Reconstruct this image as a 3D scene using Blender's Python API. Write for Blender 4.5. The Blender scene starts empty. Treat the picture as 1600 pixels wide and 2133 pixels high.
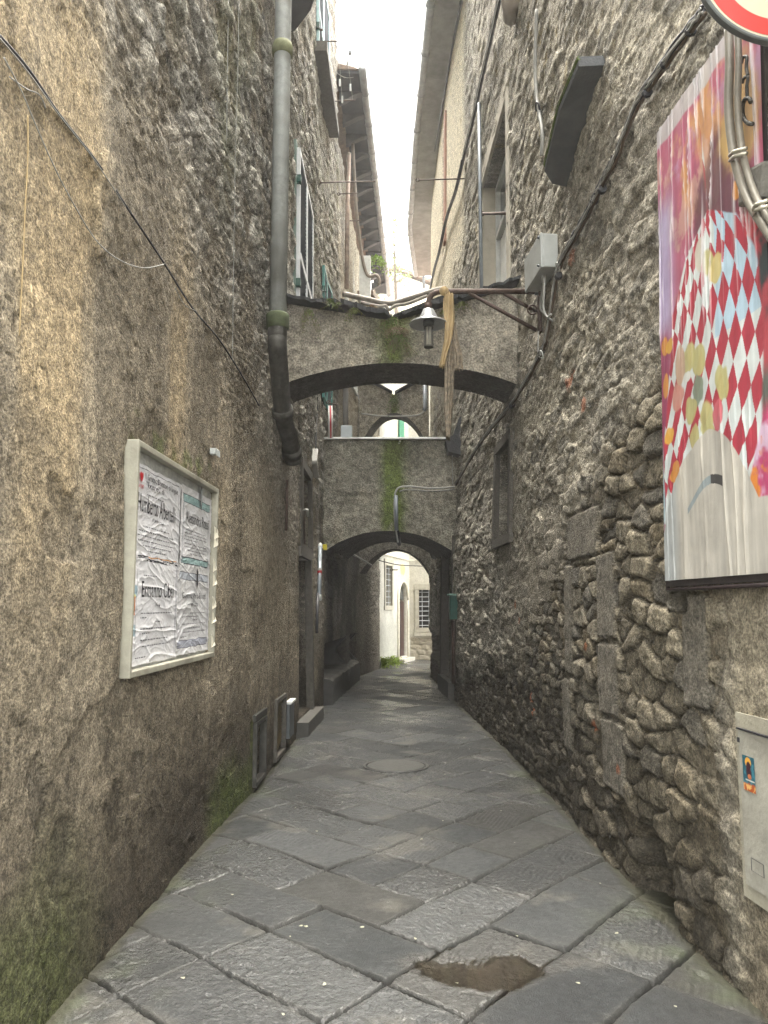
import bpy, math, random
import numpy as np
from mathutils import Vector, Matrix
R = math.radians
random.seed(7)
S = bpy.context.scene
COL = S.collection

# ------------------------------------------------------------------ camera
CAMZ = 1.6
PITCH = R(7.0)
cam_d = bpy.data.cameras.new('camera')
cam_d.sensor_fit = 'HORIZONTAL'; cam_d.sensor_width = 36; cam_d.lens = 36
cam_d.clip_start = 0.05; cam_d.clip_end = 500
cam = bpy.data.objects.new('camera', cam_d); COL.objects.link(cam)
cam.location = (0, 0, CAMZ); cam.rotation_euler = (R(90) + PITCH, 0, 0)
S.camera = cam
# ------------------------------------------------------------------ world, sun, exposure
SUN_EL, SUN_ROT = R(78), R(4)
w = bpy.data.worlds.new('World'); S.world = w; w.use_nodes = True
nt = w.node_tree; bg = nt.nodes['Background']
sky = nt.nodes.new('ShaderNodeTexSky'); sky.sky_type = 'NISHITA'; sky.sun_disc = False
sky.sun_elevation = SUN_EL; sky.sun_rotation = SUN_ROT
sky.air_density = 1.0; sky.dust_density = 4.0; sky.ozone_density = 1.0
hs = nt.nodes.new('ShaderNodeHueSaturation'); hs.inputs['Saturation'].default_value = 0.22
tint = nt.nodes.new('ShaderNodeMixRGB'); tint.blend_type = 'MULTIPLY'; tint.inputs[0].default_value = 1.0
tint.inputs[2].default_value = (1.0, 0.96, 0.865, 1)
nt.links.new(sky.outputs[0], hs.inputs['Color']); nt.links.new(hs.outputs[0], tint.inputs[1])
nt.links.new(tint.outputs[0], bg.inputs['Color'])
bg.inputs['Strength'].default_value = 0.15
sd = bpy.data.lights.new('sun', 'SUN'); sd.energy = 1.0; sd.angle = R(50); sd.color = (1, .94, .85)
sun = bpy.data.objects.new('sun', sd); COL.objects.link(sun)
# brightest part of the overcast stands high over the alley
sdir = Vector((math.sin(SUN_ROT) * math.cos(SUN_EL), math.cos(SUN_ROT) * math.cos(SUN_EL), math.sin(SUN_EL)))
sun.rotation_euler = (-sdir).to_track_quat('-Z', 'Y').to_euler()
sun.location = (0, -5, 30)
S.view_settings.view_transform = 'Standard'; S.view_settings.look = 'None'
S.view_settings.exposure = 3.95; S.view_settings.gamma = 1.0
S.view_settings.use_curve_mapping = False
S.render.engine = 'CYCLES'
S.cycles.use_denoising = True
try: S.cycles.denoising_prefilter = 'NONE'
except Exception: pass
S.cycles.max_bounces = 8; S.cycles.diffuse_bounces = 6
S.cycles.use_adaptive_sampling = True

# ------------------------------------------------------------------ pixel helpers (photo pixels 1600x2133)
CP, SP = math.cos(PITCH), math.sin(PITCH)
def ray(u, v):
    up = 1066.5 - v
    return Vector((u - 800.0, 1600 * CP - up * SP, 1600 * SP + up * CP))
def at(u, v, Y):
    d = ray(u, v); t = Y / d.y
    return Vector((d.x * t, Y, CAMZ + d.z * t))

# ------------------------------------------------------------------ numpy noise
def h2(ix, iy, seed=0):
    n = (ix.astype(np.int64) * 374761393 + iy.astype(np.int64) * 668265263 + seed * 1274126177) & 0xffffffff
    n = ((n ^ (n >> 13)) * 1274126177) & 0xffffffff
    n = ((n ^ (n >> 16)) * 2246822519) & 0xffffffff
    n = n ^ (n >> 15)
    return (n & 0xffffff) / float(0xffffff)
def vn(x, y, seed=0):
    ix = np.floor(x); iy = np.floor(y); fx = x - ix; fy = y - iy
    fx = fx * fx * (3 - 2 * fx); fy = fy * fy * (3 - 2 * fy)
    ix = ix.astype(np.int64); iy = iy.astype(np.int64)
    a = h2(ix, iy, seed); b = h2(ix + 1, iy, seed); c = h2(ix, iy + 1, seed); d = h2(ix + 1, iy + 1, seed)
    return ((a * (1 - fx) + b * fx) * (1 - fy) + (c * (1 - fx) + d * fx) * fy) * 2 - 1
def fbm(x, y, o=4, seed=0, g=.5):
    s = 0; a = 1; t = 0
    for i in range(o):
        s = s + a * vn(x, y, seed + i * 17); t += a; a *= g; x = x * 2.03 + 3.1; y = y * 2.03 + 1.7
    return s / t
def voro(x, y, seed=0, jit=.75, brick=True):
    """F1, F2, three random numbers of the nearest cell, offset to its centre"""
    iy0 = np.floor(y).astype(np.int64)
    F1 = np.full(x.shape, 9.0); F2 = np.full(x.shape, 9.0)
    cx = np.zeros(x.shape, np.int64); cy = np.zeros(x.shape, np.int64)
    ox = np.zeros(x.shape); oy = np.zeros(x.shape)
    for dy in (-1, 0, 1):
        jy = iy0 + dy
        sh = (jy % 2) * .5 if brick else 0
        ix0 = np.floor(x - sh).astype(np.int64)
        for dx in (-1, 0, 1):
            jx = ix0 + dx
            px = jx + .5 + sh + (h2(jx, jy, seed) - .5) * jit; py = jy + .5 + (h2(jx, jy, seed + 5) - .5) * jit * .6
            vx = x - px; vy = y - py; d = np.sqrt(vx * vx + vy * vy)
            m = d < F1
            F2 = np.where(m, F1, np.minimum(F2, d))
            cx = np.where(m, jx, cx); cy = np.where(m, jy, cy); ox = np.where(m, vx, ox); oy = np.where(m, vy, oy)
            F1 = np.where(m, d, F1)
    return F1, F2, h2(cx, cy, seed + 31), h2(cx, cy, seed + 47), h2(cx, cy, seed + 59), ox, oy
def sst(a, b, x):
    t = np.clip((x - a) / (b - a), 0, 1); return t * t * (3 - 2 * t)
def box_mask(y, z, y0, y1, z0, z1, s=.02):
    return sst(y0 - s, y0 + s, y) * (1 - sst(y1 - s, y1 + s, y)) * sst(z0 - s, z0 + s, z) * (1 - sst(z1 - s, z1 + s, z))
def mixc(c, c2, m):
    return c * (1 - m[..., None]) + np.asarray(c2, float) * m[..., None]

# ------------------------------------------------------------------ wall shapes
LB = ([-3, 3.4, 5, 7, 8.5, 9.6, 11, 13, 14.8, 17.7, 20.4, 22], [-1.5, -1.34, -1.27, -1.16, -1.12, -1.10, -1.03, -.99, -.87, -.64, -.125, -.1])
LU2 = ([15.2, 20.4, 27], [-.93, -.68, -.3])
LU = ([-3, 3.4, 5, 7, 8.5, 13.7, 15.2, 17.7, 20.4, 27], [-1.5, -1.34, -1.27, -1.16, -1.13, -1.10, -.93, -.66, -.14, -.1])
RB = ([-3, 2, 3.67, 4.6, 6.5, 9.1, 12.1, 14, 16.7, 18, 20, 22, 24], [1.8, 1.63, 1.51, 1.46, 1.44, 1.39, 1.27, 1.2, 1.09, 1.07, 1.25, 1.6, 2.3])
RU = ([-3, 2, 3.67, 4.6, 6.5, 9.1, 12.1, 16, 20, 22, 27], [1.8, 1.63, 1.51, 1.46, 1.44, 1.40, 1.34, 1.25, 1.22, 1.25, 1.5])
def xL(y, z):
    k = sst(1.2, 3.0, z - 2.0 * sst(14.2, 15.2, np.asarray(y, float)))
    k2 = sst(6.6, 8.0, z) * (np.asarray(y) > 15.2)
    u = np.interp(y, *LU) * (1 - k2) + np.interp(y, *LU2) * k2
    return np.interp(y, *LB) * (1 - k) + u * k - .012 * np.maximum(z - 6, 0)
def xR(y, z):
    k = sst(2.2, 4.0, z)
    return np.interp(y, *RB) * (1 - k) + np.interp(y, *RU) * k + .026 * np.clip(z - 1, 0, 4.5) * np.clip((16 - y) / 4, .25, 1) + .012 * np.maximum(z - 6, 0)
def wL(y, z, off=0): return Vector((float(xL(y, np.float64(z))) + off, y, z))
def wR(y, z, off=0): return Vector((float(xR(y, np.float64(z))) - off, y, z))
def hit(side, u, v, off=.03):
    """the place on a side wall that the photo shows at this spot"""
    lo, hi = 1.5, 26.0
    f = xL if side == 'L' else xR; sg = -1 if side == 'L' else 1
    for _ in range(50):
        m = (lo + hi) / 2; p = at(u, v, m)
        wx = float(f(m, np.float64(p.z))) - sg * off
        if p.x * sg > wx * sg: hi = m
        else: lo = m
    return at(u, v, lo)

# ------------------------------------------------------------------ materials
def new_mat(name):
    m = bpy.data.materials.new(name); m.use_nodes = True
    return m, m.node_tree, m.node_tree.nodes['Principled BSDF']
_mc = {}
def mat(name, col, rough=.6, metal=0.0, var=.18, vscale=9, bump=.25, bscale=60, spec=.4, dirt=0.0):
    """plain painted, metal, stone or cloth surface with noise in its colour, roughness and relief"""
    if name in _mc: return _mc[name]
    m, t, b = new_mat(name); L = t.links
    tc = t.nodes.new('ShaderNodeNewGeometry')
    n1 = t.nodes.new('ShaderNodeTexNoise'); n1.inputs['Scale'].default_value = vscale; n1.inputs['Detail'].default_value = 6
    n1.inputs['Roughness'].default_value = .65
    L.new(tc.outputs['Position'], n1.inputs['Vector'])
    mr = t.nodes.new('ShaderNodeMapRange'); mr.inputs[1].default_value = .3; mr.inputs[2].default_value = .7
    mr.inputs[3].default_value = 1 - var; mr.inputs[4].default_value = 1 + var
    L.new(n1.outputs[0], mr.inputs[0])
    mx = t.nodes.new('ShaderNodeVectorMath'); mx.operation = 'SCALE'; mx.inputs[0].default_value = col[:3]
    L.new(mr.outputs[0], mx.inputs['Scale'])
    out = mx.outputs[0]
    if dirt:
        n3 = t.nodes.new('ShaderNodeTexNoise'); n3.inputs['Scale'].default_value = 3.5; n3.inputs['Detail'].default_value = 8
        L.new(tc.outputs['Position'], n3.inputs['Vector'])
        m3 = t.nodes.new('ShaderNodeMapRange'); m3.inputs[1].default_value = .48; m3.inputs[2].default_value = .66; m3.inputs[4].default_value = dirt
        L.new(n3.outputs[0], m3.inputs[0])
        mm = t.nodes.new('ShaderNodeMixRGB'); mm.inputs[2].default_value = (.06, .05, .035, 1)
        L.new(m3.outputs[0], mm.inputs[0]); L.new(out, mm.inputs[1]); out = mm.outputs[0]
    L.new(out, b.inputs['Base Color'])
    b.inputs['Roughness'].default_value = rough; b.inputs['Metallic'].default_value = metal
    b.inputs['Specular IOR Level'].default_value = spec
    if bump:
        n2 = t.nodes.new('ShaderNodeTexNoise'); n2.inputs['Scale'].default_value = bscale; n2.inputs['Detail'].default_value = 5
        L.new(tc.outputs['Position'], n2.inputs['Vector'])
        bp = t.nodes.new('ShaderNodeBump'); bp.inputs['Strength'].default_value = bump; bp.inputs['Distance'].default_value = .01
        L.new(n2.outputs[0], bp.inputs['Height']); L.new(bp.outputs[0], b.inputs['Normal'])
    _mc[name] = m
    return m
def wall_mat(name, grain=.35, gscale=70, bump=.8, bdist=.012, rough=.9, streak=(1, 1, 1)):
    """reads the mesh colour 'Col'; adds fine grain and pebbly relief"""
    m, t, b = new_mat(name); L = t.links
    at_ = t.nodes.new('ShaderNodeAttribute'); at_.attribute_name = 'Col'
    g = t.nodes.new('ShaderNodeNewGeometry')
    mp = t.nodes.new('ShaderNodeMapping'); mp.inputs['Scale'].default_value = streak
    L.new(g.outputs['Position'], mp.inputs['Vector'])
    n1 = t.nodes.new('ShaderNodeTexNoise'); n1.inputs['Scale'].default_value = gscale; n1.inputs['Detail'].default_value = 5
    n1.inputs['Roughness'].default_value = .7
    L.new(mp.outputs[0], n1.inputs['Vector'])
    n2 = t.nodes.new('ShaderNodeTexNoise'); n2.inputs['Scale'].default_value = gscale * .22; n2.inputs['Detail'].default_value = 6
    n2.inputs['Roughness'].default_value = .7
    L.new(mp.outputs[0], n2.inputs['Vector'])
    a = t.nodes.new('ShaderNodeMapRange'); a.inputs[1].default_value = .40; a.inputs[2].default_value = .60
    a.inputs[3].default_value = 1 - grain; a.inputs[4].default_value = 1 + grain; L.new(n1.outputs[0], a.inputs[0])
    c = t.nodes.new('ShaderNodeMapRange'); c.inputs[1].default_value = .40; c.inputs[2].default_value = .60
    c.inputs[3].default_value = 1 - grain * .7; c.inputs[4].default_value = 1 + grain * .7; L.new(n2.outputs[0], c.inputs[0])
    mu = t.nodes.new('ShaderNodeMath'); mu.operation = 'MULTIPLY'; L.new(a.outputs[0], mu.inputs[0]); L.new(c.outputs[0], mu.inputs[1])
    sc = t.nodes.new('ShaderNodeVectorMath'); sc.operation = 'SCALE'
    L.new(at_.outputs['Color'], sc.inputs[0]); L.new(mu.outputs[0], sc.inputs['Scale']); L.new(sc.outputs[0], b.inputs['Base Color'])
    vo = t.nodes.new('ShaderNodeTexVoronoi'); vo.inputs['Scale'].default_value = gscale * .75; vo.feature = 'SMOOTH_F1'
    L.new(mp.outputs[0], vo.inputs['Vector'])
    ad = t.nodes.new('ShaderNodeMath'); ad.operation = 'MULTIPLY_ADD'; ad.inputs[1].default_value = 1.6
    L.new(n1.outputs[0], ad.inputs[0]); L.new(n2.outputs[0], ad.inputs[2])
    sb = t.nodes.new('ShaderNodeMath'); sb.operation = 'MULTIPLY_ADD'; sb.inputs[1].default_value = -.7
    L.new(vo.outputs['Distance'], sb.inputs[0]); L.new(ad.outputs[0], sb.inputs[2])
    bp = t.nodes.new('ShaderNodeBump'); bp.inputs['Strength'].default_value = bump; bp.inputs['Distance'].default_value = bdist
    L.new(sb.outputs[0], bp.inputs['Height']); L.new(bp.outputs[0], b.inputs['Normal'])
    b.inputs['Roughness'].default_value = rough; b.inputs['Specular IOR Level'].default_value = .25
    return m
def print_mat(name, rough=.45):
    m, t, b = new_mat(name)
    a = t.nodes.new('ShaderNodeAttribute'); a.attribute_name = 'Col'
    t.links.new(a.outputs['Color'], b.inputs['Base Color']); b.inputs['Roughness'].default_value = rough
    b.inputs['Specular IOR Level'].default_value = .35
    g = t.nodes.new('ShaderNodeNewGeometry')
    n = t.nodes.new('ShaderNodeTexNoise'); n.inputs['Scale'].default_value = 25; n.inputs['Detail'].default_value = 6
    t.links.new(g.outputs['Position'], n.inputs['Vector'])
    bp = t.nodes.new('ShaderNodeBump'); bp.inputs['Strength'].default_value = .25; bp.inputs['Distance'].default_value = .01
    t.links.new(n.outputs[0], bp.inputs['Height']); t.links.new(bp.outputs[0], b.inputs['Normal'])
    return m

# ------------------------------------------------------------------ mesh helpers
class MB:
    def __init__(s): s.v = []; s.f = []
    def add(s, vs, fs):
        o = len(s.v); s.v += [tuple(p) for p in vs]; s.f += [tuple(o + i for i in f) for f in fs]; return s
    def box(s, c, h, rot=None, bev=0):
        """box centred at c, half sizes h, chamfered by bev"""
        c = Vector(c); M = rot if rot is not None else Matrix.Identity(3)
        hx, hy, hz = h; b = min(bev, hx * .9, hy * .9, hz * .9)
        if b <= 0:
            vs = [Vector((x, y, z)) for x in (-hx, hx) for y in (-hy, hy) for z in (-hz, hz)]
            fs = [(0, 1, 3, 2), (4, 6, 7, 5), (0, 4, 5, 1), (2, 3, 7, 6), (0, 2, 6, 4), (1, 5, 7, 3)]
            return s.add([c + M @ p for p in vs], fs)
        bm = __import__('bmesh').new()
        __import__('bmesh').ops.create_cube(bm, size=1)
        for q in bm.verts: q.co = Vector((q.co.x * 2 * hx, q.co.y * 2 * hy, q.co.z * 2 * hz))
        __import__('bmesh').ops.bevel(bm, geom=bm.edges[:], offset=b, segments=2, affect='EDGES', profile=.6)
        bm.verts.ensure_lookup_table(); bm.verts.index_update()
        s.add([c + M @ q.co for q in bm.verts], [[q.index for q in f.verts] for f in bm.faces]); bm.free()
        return s
    def prism(s, poly, d):
        """extrude a planar polygon (list of points) by vector d"""
        n = len(poly); d = Vector(d); p = [Vector(q) for q in poly]
        return s.add(p + [q + d for q in p], [tuple(range(n))[::-1], tuple(range(n, 2 * n))] + [(i, (i + 1) % n, n + (i + 1) % n, n + i) for i in range(n)])
    def tube(s, pts, r, seg=10, cap=True):
        P = [Vector(p) for p in pts]; n = len(P)
        rr = r if isinstance(r, (list, tuple)) else [r] * n
        up = None; o = len(s.v)
        for i, p in enumerate(P):
            if i == 0: t = P[1] - P[0]
            elif i == n - 1: t = P[-1] - P[-2]
            else: t = (P[i + 1] - P[i]).normalized() + (P[i] - P[i - 1]).normalized()
            t.normalize()
            if up is None: up = t.orthogonal().normalized()
            up = (up - t * up.dot(t)).normalized(); b = t.cross(up)
            for k in range(seg):
                a = 2 * math.pi * k / seg
                s.v.append(tuple(p + (up * math.cos(a) + b * math.sin(a)) * rr[i]))
        for i in range(n - 1):
            for k in range(seg):
                k2 = (k + 1) % seg
                s.f.append((o + i * seg + k, o + i * seg + k2, o + (i + 1) * seg + k2, o + (i + 1) * seg + k))
        if cap: s.f.append(tuple(o + k for k in range(seg))[::-1]); s.f.append(tuple(o + (n - 1) * seg + k for k in range(seg)))
        return s
    def lathe(s, prof, c, axis=(0, 0, 1), seg=32, closed=False):
        """profile [(r, h)] turned about axis through c"""
        ax = Vector(axis).normalized(); u = ax.orthogonal().normalized(); w_ = ax.cross(u); c = Vector(c); o = len(s.v); n = len(prof)
        for r, h in prof:
            for k in range(seg):
                a = 2 * math.pi * k / seg; s.v.append(tuple(c + ax * h + (u * math.cos(a) + w_ * math.sin(a)) * r))
        for i in range(n if closed else n - 1):
            j = (i + 1) % n
            for k in range(seg):
                k2 = (k + 1) % seg; s.f.append((o + i * seg + k, o + i * seg + k2, o + j * seg + k2, o + j * seg + k))
        return s
    def build(s, name, m, parent=None, smooth=False, **kw):
        me = bpy.data.meshes.new(name); me.from_pydata(s.v, [], s.f); me.update()
        me.materials.append(m)
        if smooth: me.polygons.foreach_set('use_smooth', [True] * len(me.polygons))
        o = bpy.data.objects.new(name, me); COL.objects.link(o)
        if parent: o.parent = parent; o.matrix_parent_inverse = Matrix.Translation(-parent.location)
        if kw: tag(o, **kw)
        return o
def tag(o, label=None, cat=None, group=None, kind=None):
    if label: o['label'] = label
    if cat: o['category'] = cat
    if group: o['group'] = group
    if kind: o['kind'] = kind
    return o
def thing(name, loc, label, cat, group=None):
    o = bpy.data.objects.new(name, None); COL.objects.link(o); o.location = loc; o.empty_display_size = .1
    return tag(o, label, cat, group)
def grid_obj(name, P, m, col=None, parent=None, flip=False, extra=None, smooth=True):
    """P: array (rows, cols, 3)"""
    nr, nc = P.shape[:2]
    idx = np.arange(nr * nc).reshape(nr, nc)
    q = np.stack([idx[:-1, :-1], idx[:-1, 1:], idx[1:, 1:], idx[1:, :-1]], -1).reshape(-1, 4)
    if flip: q = q[:, ::-1]
    me = bpy.data.meshes.new(name)
    me.vertices.add(nr * nc); me.vertices.foreach_set('co', P.reshape(-1).astype(np.float32))
    nf = len(q); me.loops.add(nf * 4); me.loops.foreach_set('vertex_index', q.reshape(-1).astype(np.int32))
    me.polygons.add(nf); me.polygons.foreach_set('loop_start', np.arange(0, nf * 4, 4, dtype=np.int32))
    try: me.polygons.foreach_set('loop_total', np.full(nf, 4, dtype=np.int32))
    except Exception: pass
    me.polygons.foreach_set('use_smooth', np.full(nf, smooth))
    me.update(calc_edges=True)
    if col is not None:
        a = me.color_attributes.new('Col', 'FLOAT_COLOR', 'POINT')
        c4 = np.ones((nr * nc, 4), np.float32); c4[:, :3] = np.clip(col, 0.004, .9).reshape(-1, 3)
        a.data.foreach_set('color', c4.reshape(-1))
    for k, arr in (extra or {}).items():
        a = me.attributes.new(k, 'FLOAT', 'POINT'); a.data.foreach_set('value', arr.reshape(-1).astype(np.float32))
    me.materials.append(m)
    o = bpy.data.objects.new(name, me); COL.objects.link(o)
    if parent: o.parent = parent; o.matrix_parent_inverse = Matrix.Translation(-parent.location)
    return o
def geo(a, b, k, mn=.004):
    out = [a]
    while out[-1] < b: out.append(out[-1] + max(mn, k * out[-1]))
    out[-1] = b
    return out
def snap(arr, edges):
    arr = [t for t in arr if all(abs(t - e) > .006 for e in edges)]
    for e in edges: arr += [e - .003, e + .003]
    return np.array(sorted(arr))
def splinep(pts, n=8):
    """smooth curve through points"""
    P = [Vector(p) for p in pts]; out = []
    for i in range(len(P) - 1):
        p0 = P[max(i - 1, 0)]; p1 = P[i]; p2 = P[i + 1]; p3 = P[min(i + 2, len(P) - 1)]
        for k in range(n):
            t = k / n
            out.append(.5 * ((2 * p1) + (p2 - p0) * t + (2 * p0 - 5 * p1 + 4 * p2 - p3) * t * t + (3 * p1 - p0 - 3 * p2 + p3) * t ** 3))
    out.append(P[-1]); return out
def text_mesh(s, size=1.0, ext=.002):
    cu = bpy.data.curves.new('t', 'FONT'); cu.body = s; cu.size = size; cu.extrude = ext; cu.align_x = 'LEFT'; cu.resolution_u = 3
    ob = bpy.data.objects.new('t', cu); COL.objects.link(ob)
    dg = bpy.context.evaluated_depsgraph_get(); me = bpy.data.meshes.new_from_object(ob.evaluated_get(dg))
    vs = [v.co.copy() for v in me.vertices]; fs = [tuple(p.vertices) for p in me.polygons]
    bpy.data.objects.remove(ob); bpy.data.curves.remove(cu); bpy.data.meshes.remove(me)
    return vs, fs

M_STUCCO = wall_mat('warm_stucco', .46, 85, 1.0, .016)
M_STONE = wall_mat('rubble_stone', .40, 75, .9, .014)
M_PLASTER = wall_mat('arch_render', .42, 50, 1.0, .022)
M_PALE = wall_mat('pale_plaster', .10, 30, .35, .006)
M_DRESSED = mat('dressed_sandstone', (.17, .16, .13), .85, var=.25, vscale=35, bump=.5, bscale=120)
M_DARKSTONE = mat('dark_slate', (.045, .047, .05), .75, var=.35, vscale=14, bump=.6, bscale=40)
M_WOOD = mat('old_dark_wood', (.018, .014, .011), .7, var=.4, vscale=20, bump=.4)
M_BLACK = mat('dark_interior', (.012, .012, .013), .8, var=.3)
M_IRON = mat('rusty_iron', (.075, .05, .04), .65, .4, var=.4, vscale=30, bump=.4)
M_PIPE = mat('weathered_grey_pipe', (.27, .285, .275), .6, .1, var=.2, vscale=14, bump=.3, bscale=90, dirt=.5)
M_CAST = mat('black_cast_iron', (.06, .058, .05), .6, .3, var=.5, vscale=12, bump=.4)
M_CABLE = mat('black_cable', (.035, .035, .04), .5, var=.25, bump=0)
M_GCABLE = mat('grey_cable', (.26, .26, .24), .5, var=.2, bump=0)
M_WCABLE = mat('white_cable', (.42, .42, .40), .45, var=.15, bump=0)
M_PLASTIC = mat('grey_white_plastic', (.40, .42, .41), .4, var=.08, vscale=12, bump=.05, dirt=.25)
M_GALV = mat('galvanised_pipe', (.24, .27, .30), .4, .3, var=.15, bump=.1)
M_LEAF = mat('fern_leaf', (.11, .17, .04), .6, var=.5, vscale=40, bump=0)
M_MOSS = mat('moss', (.07, .10, .02), .95, var=.5, vscale=60, bump=.8, bscale=150)
M_GREEN = mat('green_paint', (.008, .065, .048), .45, var=.2, vscale=20, bump=.1, dirt=.3)
M_WHITEP = mat('white_paint', (.62, .64, .62), .5, var=.12, vscale=15, bump=.15, dirt=.25)
M_GLASS = mat('window_glass', (.05, .06, .07), .12, var=.1, bump=0, spec=.8)
M_CURT = mat('pale_curtain', (.80, .80, .77), .8, var=.12, bump=.1)

# ================================================================== GROUND
gm = MB(); gm.add([(-150, -150, -.06), (150, -150, -.06), (150, 150, -.06), (-150, 150, -.06)], [(0, 1, 2, 3)])
gm.build('ground', mat('dark_soil', (.08, .075, .065), .9, bump=.4), kind='structure')

def paving():
    ys = np.array(geo(1.0, 2.4, .02) [:-1] + geo(2.4, 27, .0026, .0065)); xs = np.arange(-1.75, 2.9, .0085)
    Y, X = np.meshgrid(ys, xs, indexing='ij')
    wx = X + .03 * fbm(X * 1.3, Y * 1.3, 2, 3); wy = Y + .03 * fbm(X * 1.3 + 9, Y * 1.3, 2, 4)
    th1, th2 = R(50), R(-43)
    d1 = np.array([math.cos(th1), math.sin(th1)]); d2 = np.array([math.cos(th2), math.sin(th2)])
    det = d1[0] * d2[1] - d1[1] * d2[0]
    px, py = wx - .0345, wy - 3.47
    a = (px * d2[1] - py * d2[0]) / det; b = (d1[0] * py - d1[1] * px) / det     # along d1, along d2
    U = .43
    a = a / U + .13 * np.sin(a * 2.1) ; b = b / U + .12 * np.sin(b * 1.7 + 1)
    ja = .10 * (h2(np.floor(b).astype(np.int64), np.zeros(b.shape, np.int64), 5) - .5)
    ia = np.floor(a).astype(np.int64); ib = np.floor(b).astype(np.int64)
    fa = a - ia; fb = b - ib
    def left(i, j):
        x = (i + .5) * U * d1[0] + (j + .5) * U * d2[0] + .03
        return x < .22 + (h2(i, j, 77) - .5) * .7
    def mb(i, j):   # edge between (i,j) and (i,j+1) open?
        off = (h2(i, i * 0, 21) * 2).astype(np.int64)
        return left(i, j) & left(i, j + 1) & (((j + off) % 2) == 0) & (h2(i, j, 23) > .15)
    def ma(i, j):
        off = (h2(j, j * 0, 22) * 2).astype(np.int64)
        return (~left(i, j)) & (~left(i + 1, j)) & (((i + off) % 2) == 0) & (h2(i, j, 24) > .15)
    big = 9.0
    e = np.stack([np.where(ma(ia - 1, ib), big, fa), np.where(ma(ia, ib), big, 1 - fa), np.where(mb(ia, ib - 1), big, fb), np.where(mb(ia, ib), big, 1 - fb)])
    ed = e.min(0) * U
    sa = np.where(ma(ia - 1, ib), ia - 1, ia); sb = np.where(mb(ia, ib - 1), ib - 1, ib)
    r1 = h2(sa, sb, 61); r2 = h2(sa, sb, 62); r3 = h2(sa, sb, 63); r4 = h2(sa, sb, 64)
    la = (a - sa - .5) * U; lb = (b - sb - .5) * U
    chip = .011 * fbm(X * 8, Y * 8, 4, 8)
    jw = .0042 + .003 * vn(X * 3, Y * 3, 6) + chip * .7
    j = 1 - sst(jw, jw + .007, ed)                              # 1 inside the joint
    h = (r1 - .5) * .008 + (r2 - .5) * .036 * la + (r3 - .5) * .036 * lb
    h += .0036 * fbm(X * 7, Y * 7, 4, 10) + .0026 * fbm(X * 30, Y * 30, 2, 12)
    h += .0030 * np.clip(fbm(X * 44, Y * 44, 2, 15) - .15, 0, 1) * sst(-.1, .3, fbm(X * 3, Y * 3, 3, 16))
    pit = np.maximum(0, fbm(X * 15, Y * 15, 3, 14) - .32) * .02
    h -= pit * (r4 > .35)
    g = np.sin((np.where(r3 > .5, la * .3 + lb, la + lb * .2) + .004 * vn(X * 6, Y * 6, 9)) * 2 * math.pi / .036)
    brk = sst(-.15, .25, fbm(X * 10, Y * 10, 2, 18))
    h += .0032 * g * brk * (r4 > .42) * (Y < 12)
    h -= j * (.020 + .008 * r2)
    # camber and the dip by the walls
    h -= .02 * sst(.9, 1.5, np.abs(X - .1))
    # sunken broken slab that holds a puddle
    pxx, pyy = (X - .44) / .27, (Y - 3.60) / .17
    pxx = pxx / (1 + .45 * np.clip(pyy, -1, 1)); pd = pxx ** 2 + pyy ** 2 + .9 * fbm(X * 7, Y * 7, 4, 30) + .7 * np.exp(-(pxx + .15) ** 2 * 14) * np.clip(pyy, 0, 1)
    hole = 1 - sst(.75, 1.05, pd)
    h = h * (1 - hole) + (-.010 - .012 * hole) * hole - .006 * (1 - sst(.6, 1.9, pd))
    pale = np.array([.036, .039, .040]); dark = np.array([.020, .022, .023]); brown = np.array([.038, .037, .033])
    c = pale + (r1[..., None] - .5) * np.array([.03, .03, .03])
    c = mixc(c, dark, sst(.45, .9, r2) * .85)
    c = mixc(c, brown, np.clip((r3 > .86) * .6 + sst(.85, 1.35, np.abs(X - .1)) * .35, 0, 1))
    st = fbm(X * 1.1, Y * 1.1, 4, 40)
    c = c * (1 + .32 * st[..., None] + .22 * fbm(X * 14, Y * 14, 3, 42)[..., None])
    c = mixc(c, (.115, .11, .095), sst(.25, .5, fbm(X * 3.1, Y * 3.1, 5, 43)) * .45)
    c = mixc(c, (.05, .05, .046), (1 - sst(.0, .045, ed + .02 * fbm(X * 11, Y * 11, 3, 47))) * .7)
    c = mixc(c, (.085, .10, .06), sst(.15, .55, fbm(X * 2.2, Y * 2.2, 3, 44)) * sst(.8, 1.3, np.abs(X - .1)) * .6)
    c = mixc(c, (.006, .006, .005), j * .97)
    c = mixc(c, (.030, .026, .020), hole)
    c = mixc(c, (.030, .028, .024), (1 - sst(.9, 2.1, pd)) * (1 - hole) * .7)
    # mossy, gritty run by the foot of both walls
    rim = np.clip(1 - sst(0, .09, np.minimum(X - np.interp(Y, *LB), np.interp(Y, *RB) - X) - .02 * fbm(X * 12, Y * 12, 2, 3)), 0, 1)
    c = mixc(c, (.04, .038, .024), rim * .85); h = h - .012 * rim
    wet = np.clip(.52 + .7 * fbm(X * .9, Y * .7, 3, 50) + .55 * (r4 - .5) + .25 * fbm(X * 6, Y * 6, 4, 51) + .5 * (1 - sst(.9, 2.1, pd)) - rim - j, 0, 1)
    P = np.stack([X, Y, h], -1)
    m, t, bs = new_mat('wet_flagstone'); L = t.links
    ac = t.nodes.new('ShaderNodeAttribute'); ac.attribute_name = 'Col'
    aw = t.nodes.new('ShaderNodeAttribute'); aw.attribute_name = 'wet'
    gq = t.nodes.new('ShaderNodeNewGeometry')
    n = t.nodes.new('ShaderNodeTexNoise'); n.inputs['Scale'].default_value = 140; n.inputs['Detail'].default_value = 4
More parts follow.
